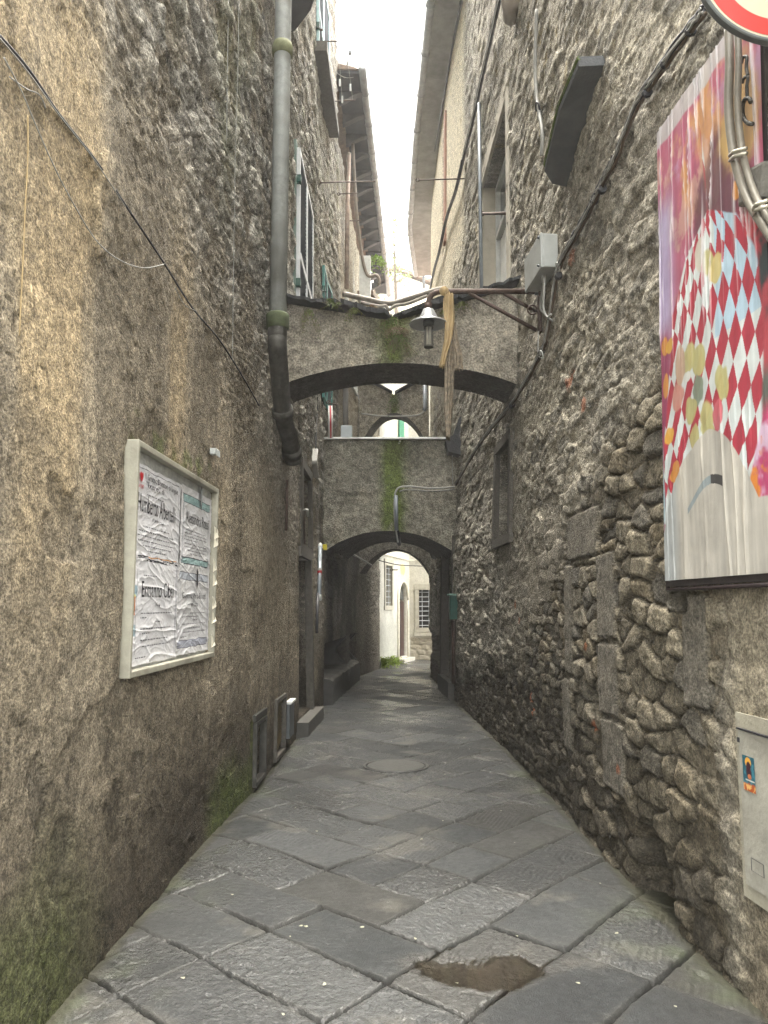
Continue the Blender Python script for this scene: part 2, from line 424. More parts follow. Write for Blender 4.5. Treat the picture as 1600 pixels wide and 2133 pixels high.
    n2 = t.nodes.new('ShaderNodeTexNoise'); n2.inputs['Scale'].default_value = 22; n2.inputs['Detail'].default_value = 6; n2.inputs['Roughness'].default_value = .7
    L.new(gq.outputs['Position'], n.inputs['Vector']); L.new(gq.outputs['Position'], n2.inputs['Vector'])
    mr = t.nodes.new('ShaderNodeMapRange'); mr.inputs[1].default_value = .35; mr.inputs[2].default_value = .65; mr.inputs[3].default_value = .72; mr.inputs[4].default_value = 1.28
    ad = t.nodes.new('ShaderNodeMath'); ad.operation = 'ADD'; L.new(n.outputs[0], ad.inputs[0]); L.new(n2.outputs[0], ad.inputs[1])
    hf = t.nodes.new('ShaderNodeMath'); hf.operation = 'MULTIPLY'; hf.inputs[1].default_value = .5; L.new(ad.outputs[0], hf.inputs[0]); L.new(hf.outputs[0], mr.inputs[0])
    sc = t.nodes.new('ShaderNodeVectorMath'); sc.operation = 'SCALE'; L.new(ac.outputs['Color'], sc.inputs[0]); L.new(mr.outputs[0], sc.inputs['Scale'])
    L.new(sc.outputs[0], bs.inputs['Base Color'])
    rr = t.nodes.new('ShaderNodeMapRange'); rr.inputs[3].default_value = .75; rr.inputs[4].default_value = .30
    wn = t.nodes.new('ShaderNodeMath'); wn.operation = 'MULTIPLY_ADD'; wn.inputs[1].default_value = .9; wn.inputs[2].default_value = -.45
    L.new(n2.outputs[0], wn.inputs[0])
    wa = t.nodes.new('ShaderNodeMath'); wa.operation = 'ADD'; L.new(aw.outputs['Fac'], wa.inputs[0]); L.new(wn.outputs[0], wa.inputs[1])
    L.new(wa.outputs[0], rr.inputs[0]); L.new(rr.outputs[0], bs.inputs['Roughness'])
    bp = t.nodes.new('ShaderNodeBump'); bp.inputs['Strength'].default_value = .8; bp.inputs['Distance'].default_value = .006
    L.new(ad.outputs[0], bp.inputs['Height']); L.new(bp.outputs[0], bs.inputs['Normal'])
    bs.inputs['Specular IOR Level'].default_value = .3
    cw = t.nodes.new('ShaderNodeMapRange'); cw.inputs[1].default_value = .30; cw.inputs[2].default_value = .75; cw.inputs[4].default_value = 1.0
    L.new(wa.outputs[0], cw.inputs[0]); L.new(cw.outputs[0], bs.inputs['Coat Weight']); bs.inputs['Coat Roughness'].default_value = .05
    n4 = t.nodes.new('ShaderNodeTexNoise'); n4.inputs['Scale'].default_value = 30; n4.inputs['Detail'].default_value = 3; n4.inputs['Roughness'].default_value = .55
    L.new(gq.outputs['Position'], n4.inputs['Vector'])
    b2 = t.nodes.new('ShaderNodeBump'); b2.inputs['Strength'].default_value = .9; b2.inputs['Distance'].default_value = .030
    L.new(n4.outputs[0], b2.inputs['Height']); L.new(bp.outputs[0], b2.inputs['Normal'])
    L.new(b2.outputs[0], bs.inputs['Coat Normal'])
    tag(grid_obj('paving', P, m, c, extra={'wet': wet}, flip=True), kind='structure')
paving()
# the water standing in the sunken slab
pm = MB(); q = []
for k in range(48):
    a = k / 48 * 2 * math.pi; rr = 1.35 + .2 * math.sin(3 * a + 1)
    q.append((.42 + .30 * rr * math.cos(a), 3.60 + .20 * rr * math.sin(a), -.0072))
pm.add(q, [tuple(range(48))])
mm_, t_, b_ = new_mat('puddle_water'); b_.inputs['Base Color'].default_value = (.8, .72, .6, 1); b_.inputs['Roughness'].default_value = .03
b_.inputs['Transmission Weight'].default_value = 1.0; b_.inputs['IOR'].default_value = 1.33
pm.build('puddle_water', mm_, kind='structure')

# ================================================================== LEFT BUILDINGS
REC_L = [(7.0, 7.5, .03, .56, .14), (8.12, 8.75, .05, .60, .14), (9.95, 11.0, .20, 2.24, .28), (10.15, 11.25, 2.42, 3.45, .26),
         (9.15, 10.95, 5.25, 7.42, .10), (12.95, 14.2, 5.2, 7.6, .10), (11.9, 14.0, 11.0, 13.2, .2), (12.9, 16.0, .42, .98, .42), (16.5, 17.7, .42, 1.0, .42),
         (16.6, 17.7, 6.6, 8.6, .12), (18.2, 19.2, 6.4, 8.4, .12)]
def recess(Yg, Zg, rec):
    d = np.zeros(Yg.shape)
    for y0, y1, z0, z1, dp in rec:
        d = np.maximum(d, dp * ((Yg > y0) & (Yg < y1) & (Zg > z0) & (Zg < z1)))
    return d
def near_rec(Yg, Zg, rec, s=.05):
    d = np.zeros(Yg.shape)
    for y0, y1, z0, z1, dp in rec: d = np.maximum(d, box_mask(Yg, Zg, y0 - s, y1 + s, z0 - s, z1 + s, .03))
    return d
def left_surface(Y, Z, far=False):
    rough = sst(.2, 1.0, (Z - 2.6) / 2.2 + (Y - 5.0) / 5.0 + .35 * fbm(Y * .8, Z * .8, 3, 2))
    up = sst(0, 1, (Z - 3.4) / 1.6 + (Y - 6) / 9 + .3 * fbm(Y, Z, 3, 12))
    wy = Y + .05 * fbm(Y * 5, Z * 5, 2, 71); wz = Z + .05 * fbm(Y * 5 + 7, Z * 5, 2, 72)
    F1, F2, ra, rb, rc, ox, oy = voro(wy / .34, wz / .15, 3, .9)
    dome = np.sqrt(np.clip(1 - (1 - np.clip((F2 - F1) / .5, 0, 1)) ** 2, 0, 1))
    pres = (ra > .45) * up
    G1, G2, sa, sb, sc, gx, gy = voro(wy / .10, wz / .05, 5, .9)
    dome2 = np.clip((G2 - G1) / .5, 0, 1) * (sa > .4)
    d = .026 * fbm(Y * .7, Z * .7, 3, 20) + .012 * fbm(Y * 3, Z * 3, 4, 21) * (.5 + up)
    d += pres * (dome * .024 * (.4 + rb) + .012 * (rc - .5) * ox) - .012 * up * (1 - dome)
    d += dome2 * .013 * rough + .0075 * fbm(Y * 22, Z * 22, 3, 22) * (.45 + rough)
    # places where the render has fallen off
    pmk = np.zeros(Y.shape)
    for (py, pz, sy, sz, dp) in [(3.15, 1.95, .16, .17, .016), (3.35, .55, .12, .2, .02), (3.9, .55, .1, .2, .02), (4.2, .75, .12, .12, .016), (3.1, .85, .12, .15, .02), (3.45, 3.5, .08, .26, -.02), (5.0, 4.6, .3, .22, .012)]:
        rr = np.sqrt(((Y - py) / sy) ** 2 + ((Z - pz) / sz) ** 2) + .85 * fbm(Y * 6, Z * 6, 4, 25)
        m = 1 - sst(.9, 1.0, rr); d -= m * dp; pmk = np.maximum(pmk, m * (dp > 0))
    lay = fbm(Y * 1.1, Z * 1.3, 6, 33, .55); lay2 = fbm(Y * 2.3 + 4, Z * 2.1, 6, 34, .55)
    L1 = sst(.03, .06, lay); L2 = sst(.16, .19, lay2); d += .007 * L1 - .008 * L2 * (.4 + up)
    ck = (1 - sst(.0, .010, np.abs(fbm(Y * 1.3 + 9, Z * .9, 5, 36, .6)))) * sst(.05, .25, fbm(Y * .6, Z * .6, 2, 37)); d -= .006 * ck
    stain = fbm(Y * 1.9, Z * .28, 4, 30); blot = fbm(Y * 1.4, Z * 1.4, 5, 31); fine = fbm(Y * 18, Z * 18, 3, 32)
    c = np.zeros(Y.shape + (3,)) + np.array([.330, .282, .205])
    c = mixc(c, (.44, .345, .21), sst(-.15, .4, stain) * (1 - sst(4, 7, Y)) * sst(.8, 2.5, Z) * .9)
    c = mixc(c, (.31, .29, .25), np.clip(rough * .75, 0, 1)); c = mixc(c, (.37, .355, .32), up * .5); c = mixc(c, (.17, .145, .105), sst(.12, .32, -stain) * .65)
    c = c * (.93 + .13 * L1 - .16 * L2 * (.4 + up))[..., None]
    c = mixc(c, (.165, .14, .10), sst(.0, .5, blot) * .5)
    stone = np.stack([.18 + .28 * rb, .178 + .27 * rb, .165 + .235 * rb], -1)
    k = pres * sst(.1, .3, dome) * .75; c = c * (1 - .35 * pres * (1 - sst(.05, .35, dome)))[..., None]  # crevices round the stones darkened in colour, standing in for weak relief shading
    c = c * (1 - k[..., None]) + stone * k[..., None]
    c = c * (1 + .25 * fine[..., None] + .35 * (dome2 - .3)[..., None] * rough[..., None])
    c = mixc(c, np.array([.15, .135, .11]) * (1 + .5 * rb[..., None]), pmk * .38)
    # darkened passage, moss and damp
    c = mixc(c, (.016, .016, .016), sst(12.4, 13.8, Y) * (1 - sst(2.6, 3.4, Z)) * (1 - sst(18.6, 19.6, Y)) * sst(-.5, .25, fbm(Y * 1.1, Z * .8, 4, 49)) * .92)  # grime plus the passage gloom, painted into the wall colour
    g = sst(.1, .5, fbm(Y * 1.3, Z * .45, 4, 40)) * sst(4.2, 5.5, Z) * (1 - sst(8, 10, Z)) * sst(3.6, 4.4, Y) * (1 - sst(6.5, 8, Y))
    g = np.maximum(g, .7 * sst(.15, .45, fbm(Y * 3, Z * 1.2, 4, 41)) * sst(4.5, 6, Z))
    g = np.maximum(g * .45, (1 - sst(.0, .5, Z + .25 * fbm(Y * 3, Z * 3, 3, 42))) * box_mask(Y, Z, 5.7, 7.0, -1, 2, .25) * 1.0)
    g = np.maximum(g, (1 - sst(.2, .8, Z + .3 * fbm(Y * 2.5, Z * 2.5, 3, 43))) * (1 - sst(3.2, 4.0, Y)) * .55)
    g = np.maximum(g, box_mask(Y, Z, 3.9, 5.5, 2.45, 2.62, .06) * sst(-.1, .3, fbm(Y * 9, Z * 9, 3, 45)) * .8)
    g = np.maximum(g, box_mask(Y, Z, 6.9, 7.02, 0, .6, .02) * .8)
    c = c * (1 - .6 * ck[..., None])
    damp = 1 - sst(.05, 1.35, Z + .35 * fbm(Y * 1.8, Z * 1.8, 4, 44))
    c = mixc(c, (.045, .036, .024), damp * .9)
    c = mixc(c, np.array([.10, .135, .03]) + np.array([.08, .07, .05]) * sst(3, 5, Z)[..., None], np.clip(g, 0, 1) * (.75 + .25 * fine))
    d += .006 * np.clip(g, 0, 1) * fbm(Y * 45, Z * 45, 2, 46)
    return d, c, rough
def build_left():
    ys = np.array(geo(.9, 2.3, .03)[:-1] + geo(2.3, 15.2, .0036)); zs = np.array(list(np.arange(-.08, 5.2, .0105)) + list(np.arange(5.2, 9, .018)) + list(np.arange(9, 16.3, .035)))
    ye = [e for r in REC_L for e in r[:2] if e < 15.1]; ze = [e for r in REC_L if r[0] < 15.1 for e in r[2:4]]
    ys = snap(ys, ye); zs = snap(zs, sorted(set(ze)))
    Y, Z = np.meshgrid(ys, zs, indexing='ij')
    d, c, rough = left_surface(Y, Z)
    rec = recess(Y, Z, REC_L); nr = near_rec(Y, Z, REC_L)
    bd = box_mask(Y, Z, 3.9, 5.62, 1.24, 2.46, .06); d = d * (1 - bd) - .03 * bd
    d = d * (1 - nr * .8); d = np.where(rec > 0, 0, d)
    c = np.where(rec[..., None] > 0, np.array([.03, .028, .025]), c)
    X = xL(Y, Z) + d - rec
    root = thing('left_building', (-1.4, 8, 0), 'tall roughcast building filling the left side, with shutters, cellar hatches and one doorway', 'building')
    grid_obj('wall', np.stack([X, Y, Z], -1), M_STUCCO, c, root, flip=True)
    b = MB()          # body behind the skin, with a tiled roof edge
    X0 = -1.62
    b.prism([(X0, .9, 0), (-9, .9, 0), (-9, .9, 16.2), (X0, .9, 16.2)], (0, 14.3, 0))
    b.build('building_body', mat('plaster_back', (.3, .26, .2), .9), root)
    e = MB(); e.prism([(-1.75, .6, 16.2), (-.95, .6, 16.05), (-.95, .6, 16.13), (-1.75, .6, 16.45), (-9, .6, 18.5), (-9, .6, 16.2)], (0, 14.7, 0))
    e.build('roof', mat('terracotta_roof', (.20, .15, .12), .85, var=.3), root)
    return root
LEFT = build_left()

def build_left2():
    ys = np.array(geo(15.2, 27, .0036)); zs = np.array(list(np.arange(-.08, 4, .03)) + list(np.arange(4, 11.6, .05)))
    ys = snap(ys, [16.0, 16.5, 16.6, 17.7, 18.2, 19.2]); zs = snap(zs, [.42, .98, 1.0, 6.6, 8.6, 6.4, 8.4])
    Y, Z = np.meshgrid(ys, zs, indexing='ij')
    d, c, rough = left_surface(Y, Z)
    rec = recess(Y, Z, REC_L); d = np.where(rec > 0, 0, d)
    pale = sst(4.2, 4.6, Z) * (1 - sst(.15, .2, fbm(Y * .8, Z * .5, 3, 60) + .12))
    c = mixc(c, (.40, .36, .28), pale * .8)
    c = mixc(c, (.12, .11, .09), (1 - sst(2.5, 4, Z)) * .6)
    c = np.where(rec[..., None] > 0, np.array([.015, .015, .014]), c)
    root = thing('eaved_building', (-1.2, 20, 0), 'farther left building with deep eaves, gutter and rusty downpipe above the alley', 'building')
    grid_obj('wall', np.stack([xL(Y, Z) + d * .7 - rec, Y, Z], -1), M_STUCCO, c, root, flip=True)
    b = MB(); b.prism([(-1.5, 15.21, 0), (-9, 15.21, 0), (-9, 15.21, 11.4), (-1.5, 15.21, 11.4)], (0, 11.6, 0))
    b.build('building_body', mat('plaster_back', (.3, .26, .2), .9), root)
    # boarded eaves with curved corbels
    f = MB()
    def ex(y): return -.517 + (y - 15.2) * .0548
    H = 11.37 * 1.0 + 1.6
    f.prism([(ex(15.25), 15.25, H), (ex(27), 27, H), (-.3, 27, H + .02), (-1.05, 15.25, H + .02)], (0, 0, .07))
    f.build('soffit', mat('grey_eaves_boards', (.05, .052, .058), .8, var=.3, vscale=5), root)
    y = 15.8
    while y < 26.5:
        x1 = ex(y) + .02; x0 = float(xL(y, np.float64(10.))) - .05
        k = MB(); pr = []
        for i in range(9):
            t = i / 8; pr.append((x0 + (x1 - x0) * t, y, H - .26 + .22 * math.sin(t * math.pi / 2) ** 1.5))
        pr += [(x1, y, H - .006), (x0, y, H - .006)]
        k.prism(pr, (0, .16, 0)).build('corbel', mat('grey_corbel', (.065, .066, .07), .8, var=.25), root)
        y += .78
    g = MB(); pts = [(ex(yy) + .06, yy, H + .02 - (yy - 15) * .004) for yy in np.linspace(15.1, 27, 20)]
    g.tube(pts, .085, 12)
    for yy in np.arange(15.9, 27, 1.1): g.tube([(ex(yy) + .06, yy - .02, H + .02 - (yy - 15) * .004), (ex(yy) + .06, yy + .02, H + .02 - (yy - 15) * .004)], .1, 12)
    g.build('gutter', mat('grey_gutter', (.30, .31, .32), .5, .2, dirt=.3), root, smooth=True)
    r = MB(); r.prism([(ex(15.2) + .03, 15.2, H + .08), (-9, 15.2, H + 2.2), (-9, 15.2, H + .1)], (0, 11.8, 0))
    r.build('roof', mat('terracotta_roof', (.25, .12, .07), .8), root)
    wb = MB(); p = at(773, 590, 18.5); wb.box((p.x - .15, 18.5, p.z + .1), (.14, .18, .55), bev=.01)
    wb.build('flue_housing', M_WHITEP, root)
    return root
LEFT2 = build_left2()

# ================================================================== RIGHT BUILDING
REC_R = [(8.95, 11.1, 5.2, 7.95, .30), (8.62, 9.55, 2.42, 3.5, .20), (13.75, 15.2, .30, 2.75, .32), (15.6, 19.6, .48, 1.0, .34), (15.7, 16.5, 9.4, 12.2, .14)]
BLOCKS = [(5.30, 6.12, 1.96, 2.30), (4.93, 5.32, 1.40, 1.95), (4.90, 5.30, .90, 1.36), (4.80, 5.25, .45, .87), (5.98, 6.22, 1.08, 1.92), (3.66, 3.92, 1.12, 1.66), (6.05, 6.3, .5, 1.02)]
def right_surface(Y, Z):
    ztop = np.interp(Y, [2.5, 3.3, 4, 5.5, 6.2, 7, 8, 9.5, 12, 16], [2.5, 2.75, 2.9, 2.45, 1.95, 1.5, 1.1, .85, .5, .35])
    nz = .30 * fbm(Y * 1.2, Z * 1.2, 4, 2)
    cob = (1 - sst(-.12, .22, Z - ztop + nz)) * sst(3.40, 3.62, Y + .12 * fbm(Y * 2, Z * 2, 3, 5))
    up = 1 - cob
    wy = Y + .045 * fbm(Y * 4, Z * 4, 2, 71); wz = Z + .04 * fbm(Y * 4 + 7, Z * 4, 2, 72)
    smallz = sst(5.6, 6.6, Y + .3 * fbm(Y, Z, 2, 9))
    def layer(sy, sz, seed, jit=.85):
        F1, F2, ra, rb, rc, ox, oy = voro(wy / sy, wz / sz, seed, jit)
        e = np.clip((F2 - F1) / .62, 0, 1)
        dm = np.sqrt(np.clip(1 - (1 - np.clip(e * 1.5, 0, 1)) ** 2.4, 0, 1))
        return e, dm, ra, rb, rc, ox, oy
    e1, m1, a1, b1, c1, ox, oy = layer(.26, .135, 3, .98)
    e2, m2, a2, b2, c2, ox2, oy2 = layer(.19, .085, 13, .85)
    sel = smallz > .5
    e = np.where(sel, e2, e1); dm = np.where(sel, m2, m1); ra = np.where(sel, a2, a1); rb = np.where(sel, b2, b1); rc = np.where(sel, c2, c1)
    amp = np.where(sel, .034, .050)
    facet = (rb - .5) * np.where(sel, ox2, ox) * .5 + (rc - .5) * np.where(sel, oy2, oy) * .6
    mlz = smallz * .018; dcob = -.035 + dm * amp * (.55 + .75 * ra) + facet * amp * dm + .007 * fbm(Y * 11, Z * 13, 4, 31) + .0055 * fbm(Y * 32, Z * 36, 3, 33)
    mlev = -.028 - mlz + .028 * fbm(Y * 1.7, Z * 1.7, 3, 38) + .006 * fbm(Y * 14, Z * 14, 3, 39) + .012 * (1 - sst(3.6, 4.6, Y))
    filled = 1 - sst(-.003, .004, dcob - mlev); dcob = np.maximum(dcob, mlev)
    # upper: stones half buried in worn render
    e3, m3, a3, b3, c3, _, _ = layer(.36, .15, 23, .95)
    e4, m4, a4, b4, c4, _, _ = layer(.12, .06, 33, .95)
    pres = (a3 > .5)
    rgh = sst(-.5, .3, fbm(Y * .5, Z * .5, 3, 27)) * .6 + .4
    dup = .010 * fbm(Y * 2.5, Z * 2.5, 4, 28) + pres * m3 * .026 * (.3 + b3) + (a4 > .35) * m4 * .014 * rgh + .010 * fbm(Y * 20, Z * 22, 3, 29)
    near = (1 - sst(3.3, 3.6, Y)) * (1 - sst(2.0, 3.0, Z))
    dup = dup * (1 - .75 * near) + near * .01
    smooth_pl = box_mask(Y, Z, 6.0, 9.0, 1.2, 2.3, .5)          # patch of smoother render
    dup = dup * (1 - .5 * smooth_pl)
    pal = sst(12.6, 13.4, Y) * sst(7.2, 8.6, Z + (Y - 13) * .0 + .3 * fbm(Y, Z, 2, 3))
    dup = dup * (1 - .85 * pal)
    d = dcob * cob + dup * up * .8
    bl = np.zeros(Y.shape)
    for (y0, y1, z0, z1) in BLOCKS:
        wob = .018 * fbm(Y * 4, Z * 4, 3, 55)
        bl = np.maximum(bl, box_mask(Y + wob, Z + wob, y0, y1, z0, z1, .010))
    joint = np.zeros(Y.shape)
    for (y0, y1, z0, z1) in BLOCKS: joint = np.maximum(joint, box_mask(Y, Z, y0 - .02, y1 + .02, z0 - .02, z1 + .02, .012))
    d = d * (1 - joint) + (-.014) * joint * (1 - bl) + bl * (.012 + .005 * fbm(Y * 9, Z * 9, 3, 56))
    # deep hole at the foot of the wall and a few lost stones
    for (py, pz, sy, sz, dp) in [(4.42, .10, .34, .30, .17), (5.45, .95, .12, .12, .08), (4.35, 1.45, .07, .06, .07), (5.7, 1.45, .05, .30, .06), (6.6, .5, .1, .08, .05), (3.95, 1.62, .10, .07, .06), (4.0, .95, .07, .06, .06)]:
        rr = np.sqrt(((Y - py) / sy) ** 2 + ((Z - pz) / sz) ** 2) + .25 * fbm(Y * 6, Z * 6, 3, 57)
        d = d - dp * (1 - sst(.7, 1.0, rr))
    fine = fbm(Y * 20, Z * 20, 3, 62); blot = fbm(Y * .9, Z * .9, 4, 63)
    warm = 1 - sst(3.8, 6.5, Y)
    st = np.stack([.140 + .085 * ra + .022 * warm, .128 + .076 * ra + .014 * warm, .103 + .056 * ra], -1) * (1 + .12 * fbm(Y * 9, Z * 12, 4, 35)[..., None]) * (.72 + .5 * rc[..., None])
    st = mixc(st, (.21, .17, .11), (rc > .82) * .45)
    st = mixc(st, (.085, .082, .074), (rc < .2) * .6)
    mort = np.array([.20, .172, .125])
    kk = sst(.05, .35, e) * (1 - filled)
    cc = 1.12 * (st * kk[..., None] + (mort * (.40 + .60 * filled[..., None])) * (1 - kk[..., None])) * .88
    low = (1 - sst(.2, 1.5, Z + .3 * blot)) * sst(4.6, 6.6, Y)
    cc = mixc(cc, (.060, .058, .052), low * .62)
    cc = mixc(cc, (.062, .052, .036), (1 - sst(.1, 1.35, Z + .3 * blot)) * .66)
    stu = np.stack([.13 + .22 * b3, .125 + .20 * b3, .11 + .155 * b3], -1)
    cu = np.zeros(Y.shape + (3,)) + np.array([.36, .33, .265])
    cu = mixc(cu, (.235, .215, .18), sst(-.2, .4, blot) * .6)
    layr = sst(.04, .08, fbm(Y * 1.2, Z * 1.5, 6, 66, .55)); cu = cu * (.88 + .2 * layr)[..., None]
    cu = mixc(cu, (.26, .25, .22), sst(7, 10, Y) * .5)
    ks = pres * sst(.12, .4, e3) * .75
    cu = cu * (1 - ks[..., None]) + stu * ks[..., None]
    cu = cu * (1 + (.45 * (m4 * (a4 > .35)) - .12)[..., None] * (rgh * (1 - near))[..., None])
    cu = mixc(cu, (.30, .26, .185), near * .75); cu = mixc(cu, (.12, .10, .07), near * (1 - sst(.0, .7, Z)) * .7)
    cu = mixc(cu, (.20, .18, .145), smooth_pl * .6)
    cu = mixc(cu, (.62, .56, .42), pal * .9)
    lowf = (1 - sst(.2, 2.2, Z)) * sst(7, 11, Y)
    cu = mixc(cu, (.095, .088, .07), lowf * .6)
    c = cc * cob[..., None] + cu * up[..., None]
    c = mixc(c, (.165, .152, .125), bl * .9)
    for (py, pz, s) in [(8.35, 1.62, .05), (8.1, 1.45, .05), (7.6, .72, .06), (7.5, .60, .05), (5.42, .78, .05), (5.9, 4.4, .09), (6.0, 3.4, .10), (5.6, 3.1, .08), (5.55, 1.32, .045), (4.9, .6, .04)]:
        rr = np.sqrt(((Y - py) / s / 1.5) ** 2 + ((Z - pz) / s) ** 2) + .5 * fbm(Y * 20, Z * 20, 3, 80)
        c = mixc(c, (.34, .12, .055), (1 - sst(.5, .9, rr)) * .75)
    lich = sst(.38, .6, fbm(Y * 5, Z * 5, 4, 82)) * sst(4.5, 6, Z)
    c = mixc(c, (.30, .23, .09), lich * .5)
    c = c * (1 + .28 * fine[..., None])
    return d, c
def build_right():
    ys = np.array(geo(1.2, 2.4, .03)[:-1] + geo(2.4, 20.6, .0034)); zs = np.array(list(np.arange(-.08, 5.2, .0095)) + list(np.arange(5.2, 9, .018)) + list(np.arange(9, 15.2, .035)))
    ye = sorted(set(e for r in REC_R for e in r[:2])); ze = sorted(set(e for r in REC_R for e in r[2:4]))
    ys = snap(ys, ye); zs = snap(zs, ze)
    Y, Z = np.meshgrid(ys, zs, indexing='ij')
    d, c = right_surface(Y, Z)
    rec = recess(Y, Z, REC_R); nr = near_rec(Y, Z, REC_R)
    d = d * (1 - nr * .8); d = np.where(rec > 0, 0, d)
    # the shop niche has an S-shaped end
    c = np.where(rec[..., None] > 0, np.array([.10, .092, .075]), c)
    Ht = np.interp(Y, [12.4, 12.8], [15.2, 13.05])
    Zt = np.where(Z > 12.3, 12.3 + (Z - 12.3) * (Ht - 12.3) / (15.2 - 12.3), Z)
    X = xR(Y, Z) - d + rec
    root = thing('right_building', (1.6, 8, 0), 'tall rubble stone building with exposed cobbles filling the right side', 'building')
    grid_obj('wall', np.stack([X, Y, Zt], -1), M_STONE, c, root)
    b = MB(); b.prism([(2.35, 1.2, 0), (9, 1.2, 0), (9, 1.2, 12.9), (2.35, 1.2, 12.9)], (0, 15.6, 0))
    b.prism([(1.99, 1.2, 0), (2.36, 1.2, 0), (2.36, 1.2, 12.9), (1.99, 1.2, 12.9)], (0, 13, 0))
    b.prism([(1.98, 1.19, 12.9), (9, 1.19, 12.9), (9, 1.19, 15.2), (1.98, 1.19, 15.2)], (0, 11.3, 0))
    b.build('building_body', mat('plaster_back', (.3, .26, .2), .9), root)
    e = MB(); H = 13.0
    def ex(y): return float(np.interp(y, [12.5, 17.6, 22.2, 26], [.96, .84, .82, 1.2]))
    yy = list(np.linspace(12.6, 25.5, 16)); yy = [t for t in yy]
    lo = [(ex(t), t, H) for t in yy] + [(1.75, t, H) for t in yy[::-1]]
    e.prism(lo, (0, 0, .06)); e.build('soffit', mat('mottled_eaves_plaster', (.24, .235, .225), .85, var=.3, vscale=2.5, bump=.3), root)
    g = MB(); g.tube([(ex(t) - .05, t, H + .03) for t in yy], .085, 12)
    for t in np.arange(13.4, 25, 1.3): g.tube([(ex(t) - .05, t - .03, H + .03), (ex(t) - .05, t + .03, H + .03)], .1, 12)
    g.build('gutter', mat('grey_gutter', (.30, .31, .32), .5, .2, dirt=.3), root, smooth=True)
    r = MB(); r.prism([(ex(17) , 12.55, H + .07), (9, 12.55, H + 2.4), (9, 12.55, H + .07)], (0, 4.3, 0)); r.build('roof', mat('terracotta_roof', (.25, .12, .07), .8), root)
    r = MB(); r.prism([(1.2, 1.0, 15.2), (9, 1.0, 17.5), (9, 1.0, 15.2)], (0, 11.6, 0)); r.build('roof', mat('terracotta_roof', (.25, .12, .07), .8), root)
    return root
RIGHT = build_right()

# ================================================================== ARCHES
def arch(name, y0, y1, zs_, za, top, label, parent_names=None, colf=None, disp=.012, cat='arch', flat_top=None, left0=None, right0=None, x_l=None, x_r=None, n=170, spr_in=0.0):
    """a masonry arch between the two walls: zs_ springing height, za apex, top list of (s, z)"""
    root = thing(name, ((0), (y0 + y1) / 2, zs_), label, cat)
    ts = np.linspace(0, 1, n); rs = np.linspace(0, 1, n // 2)
    T, Q = np.meshgrid(ts, rs, indexing='ij')
    zi = zs_ + (za - zs_) * np.sqrt(np.clip(1 - (2 * T - 1) ** 2 * .97, 0, 1)) if True else 0
    k = (1 - (za - zs_) / 1.3)
    # segmental curve
    zi = zs_ + (za - zs_) * (1 - np.abs(2 * T - 1) ** 2.15)
    zi = zi + .014 * fbm(T * 7, T * 0 + y0, 3, 44)
    zt = np.interp(T, [a for a, _ in top], [b for _, b in top])
    def xx(t, y, z):
        l = (x_l(y) if x_l else xL(y, z)) - .06; r = (x_r(y) if x_r else xR(y, z)) + .06
        return l + (r - l) * t
    Z = zi + (zt - zi) * Q
    def surf(y, sgn):
        X = xx(T, y, Z); dd = disp * fbm(X * 3, Z * 3, 4, 3) + disp * .45 * fbm(X * 14, Z * 14, 3, 4)
        return np.stack([X, y + sgn * dd * np.minimum(1, Q * 30), Z], -1), X
    F, X = surf(y0, -1)
    c = colf(X, Z, zi, zt)
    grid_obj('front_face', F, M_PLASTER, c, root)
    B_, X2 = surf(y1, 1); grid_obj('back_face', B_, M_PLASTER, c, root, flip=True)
    ys = np.linspace(y0, y1, max(8, int((y1 - y0) / .05)))
    T2, Y2 = np.meshgrid(ts, ys, indexing='ij')
    zi2 = zs_ + (za - zs_) * (1 - np.abs(2 * T2 - 1) ** 2.15)
    zi2 = zi2 + .014 * fbm(T2 * 7, T2 * 0 + y0, 3, 44)
    e = np.minimum(1, np.minimum(Y2 - y0, y1 - Y2) / .05)
    zz = zi2 + .008 * fbm(T2 * 9, Y2 * 4, 3, 6) * e
    P = np.stack([xx(T2, Y2, zz), Y2, zz], -1)
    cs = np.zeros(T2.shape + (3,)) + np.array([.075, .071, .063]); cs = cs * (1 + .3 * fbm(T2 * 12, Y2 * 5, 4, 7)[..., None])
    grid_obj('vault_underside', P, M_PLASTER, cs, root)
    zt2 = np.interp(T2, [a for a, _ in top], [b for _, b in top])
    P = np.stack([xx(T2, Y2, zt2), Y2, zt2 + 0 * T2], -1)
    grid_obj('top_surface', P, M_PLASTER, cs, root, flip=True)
    return root
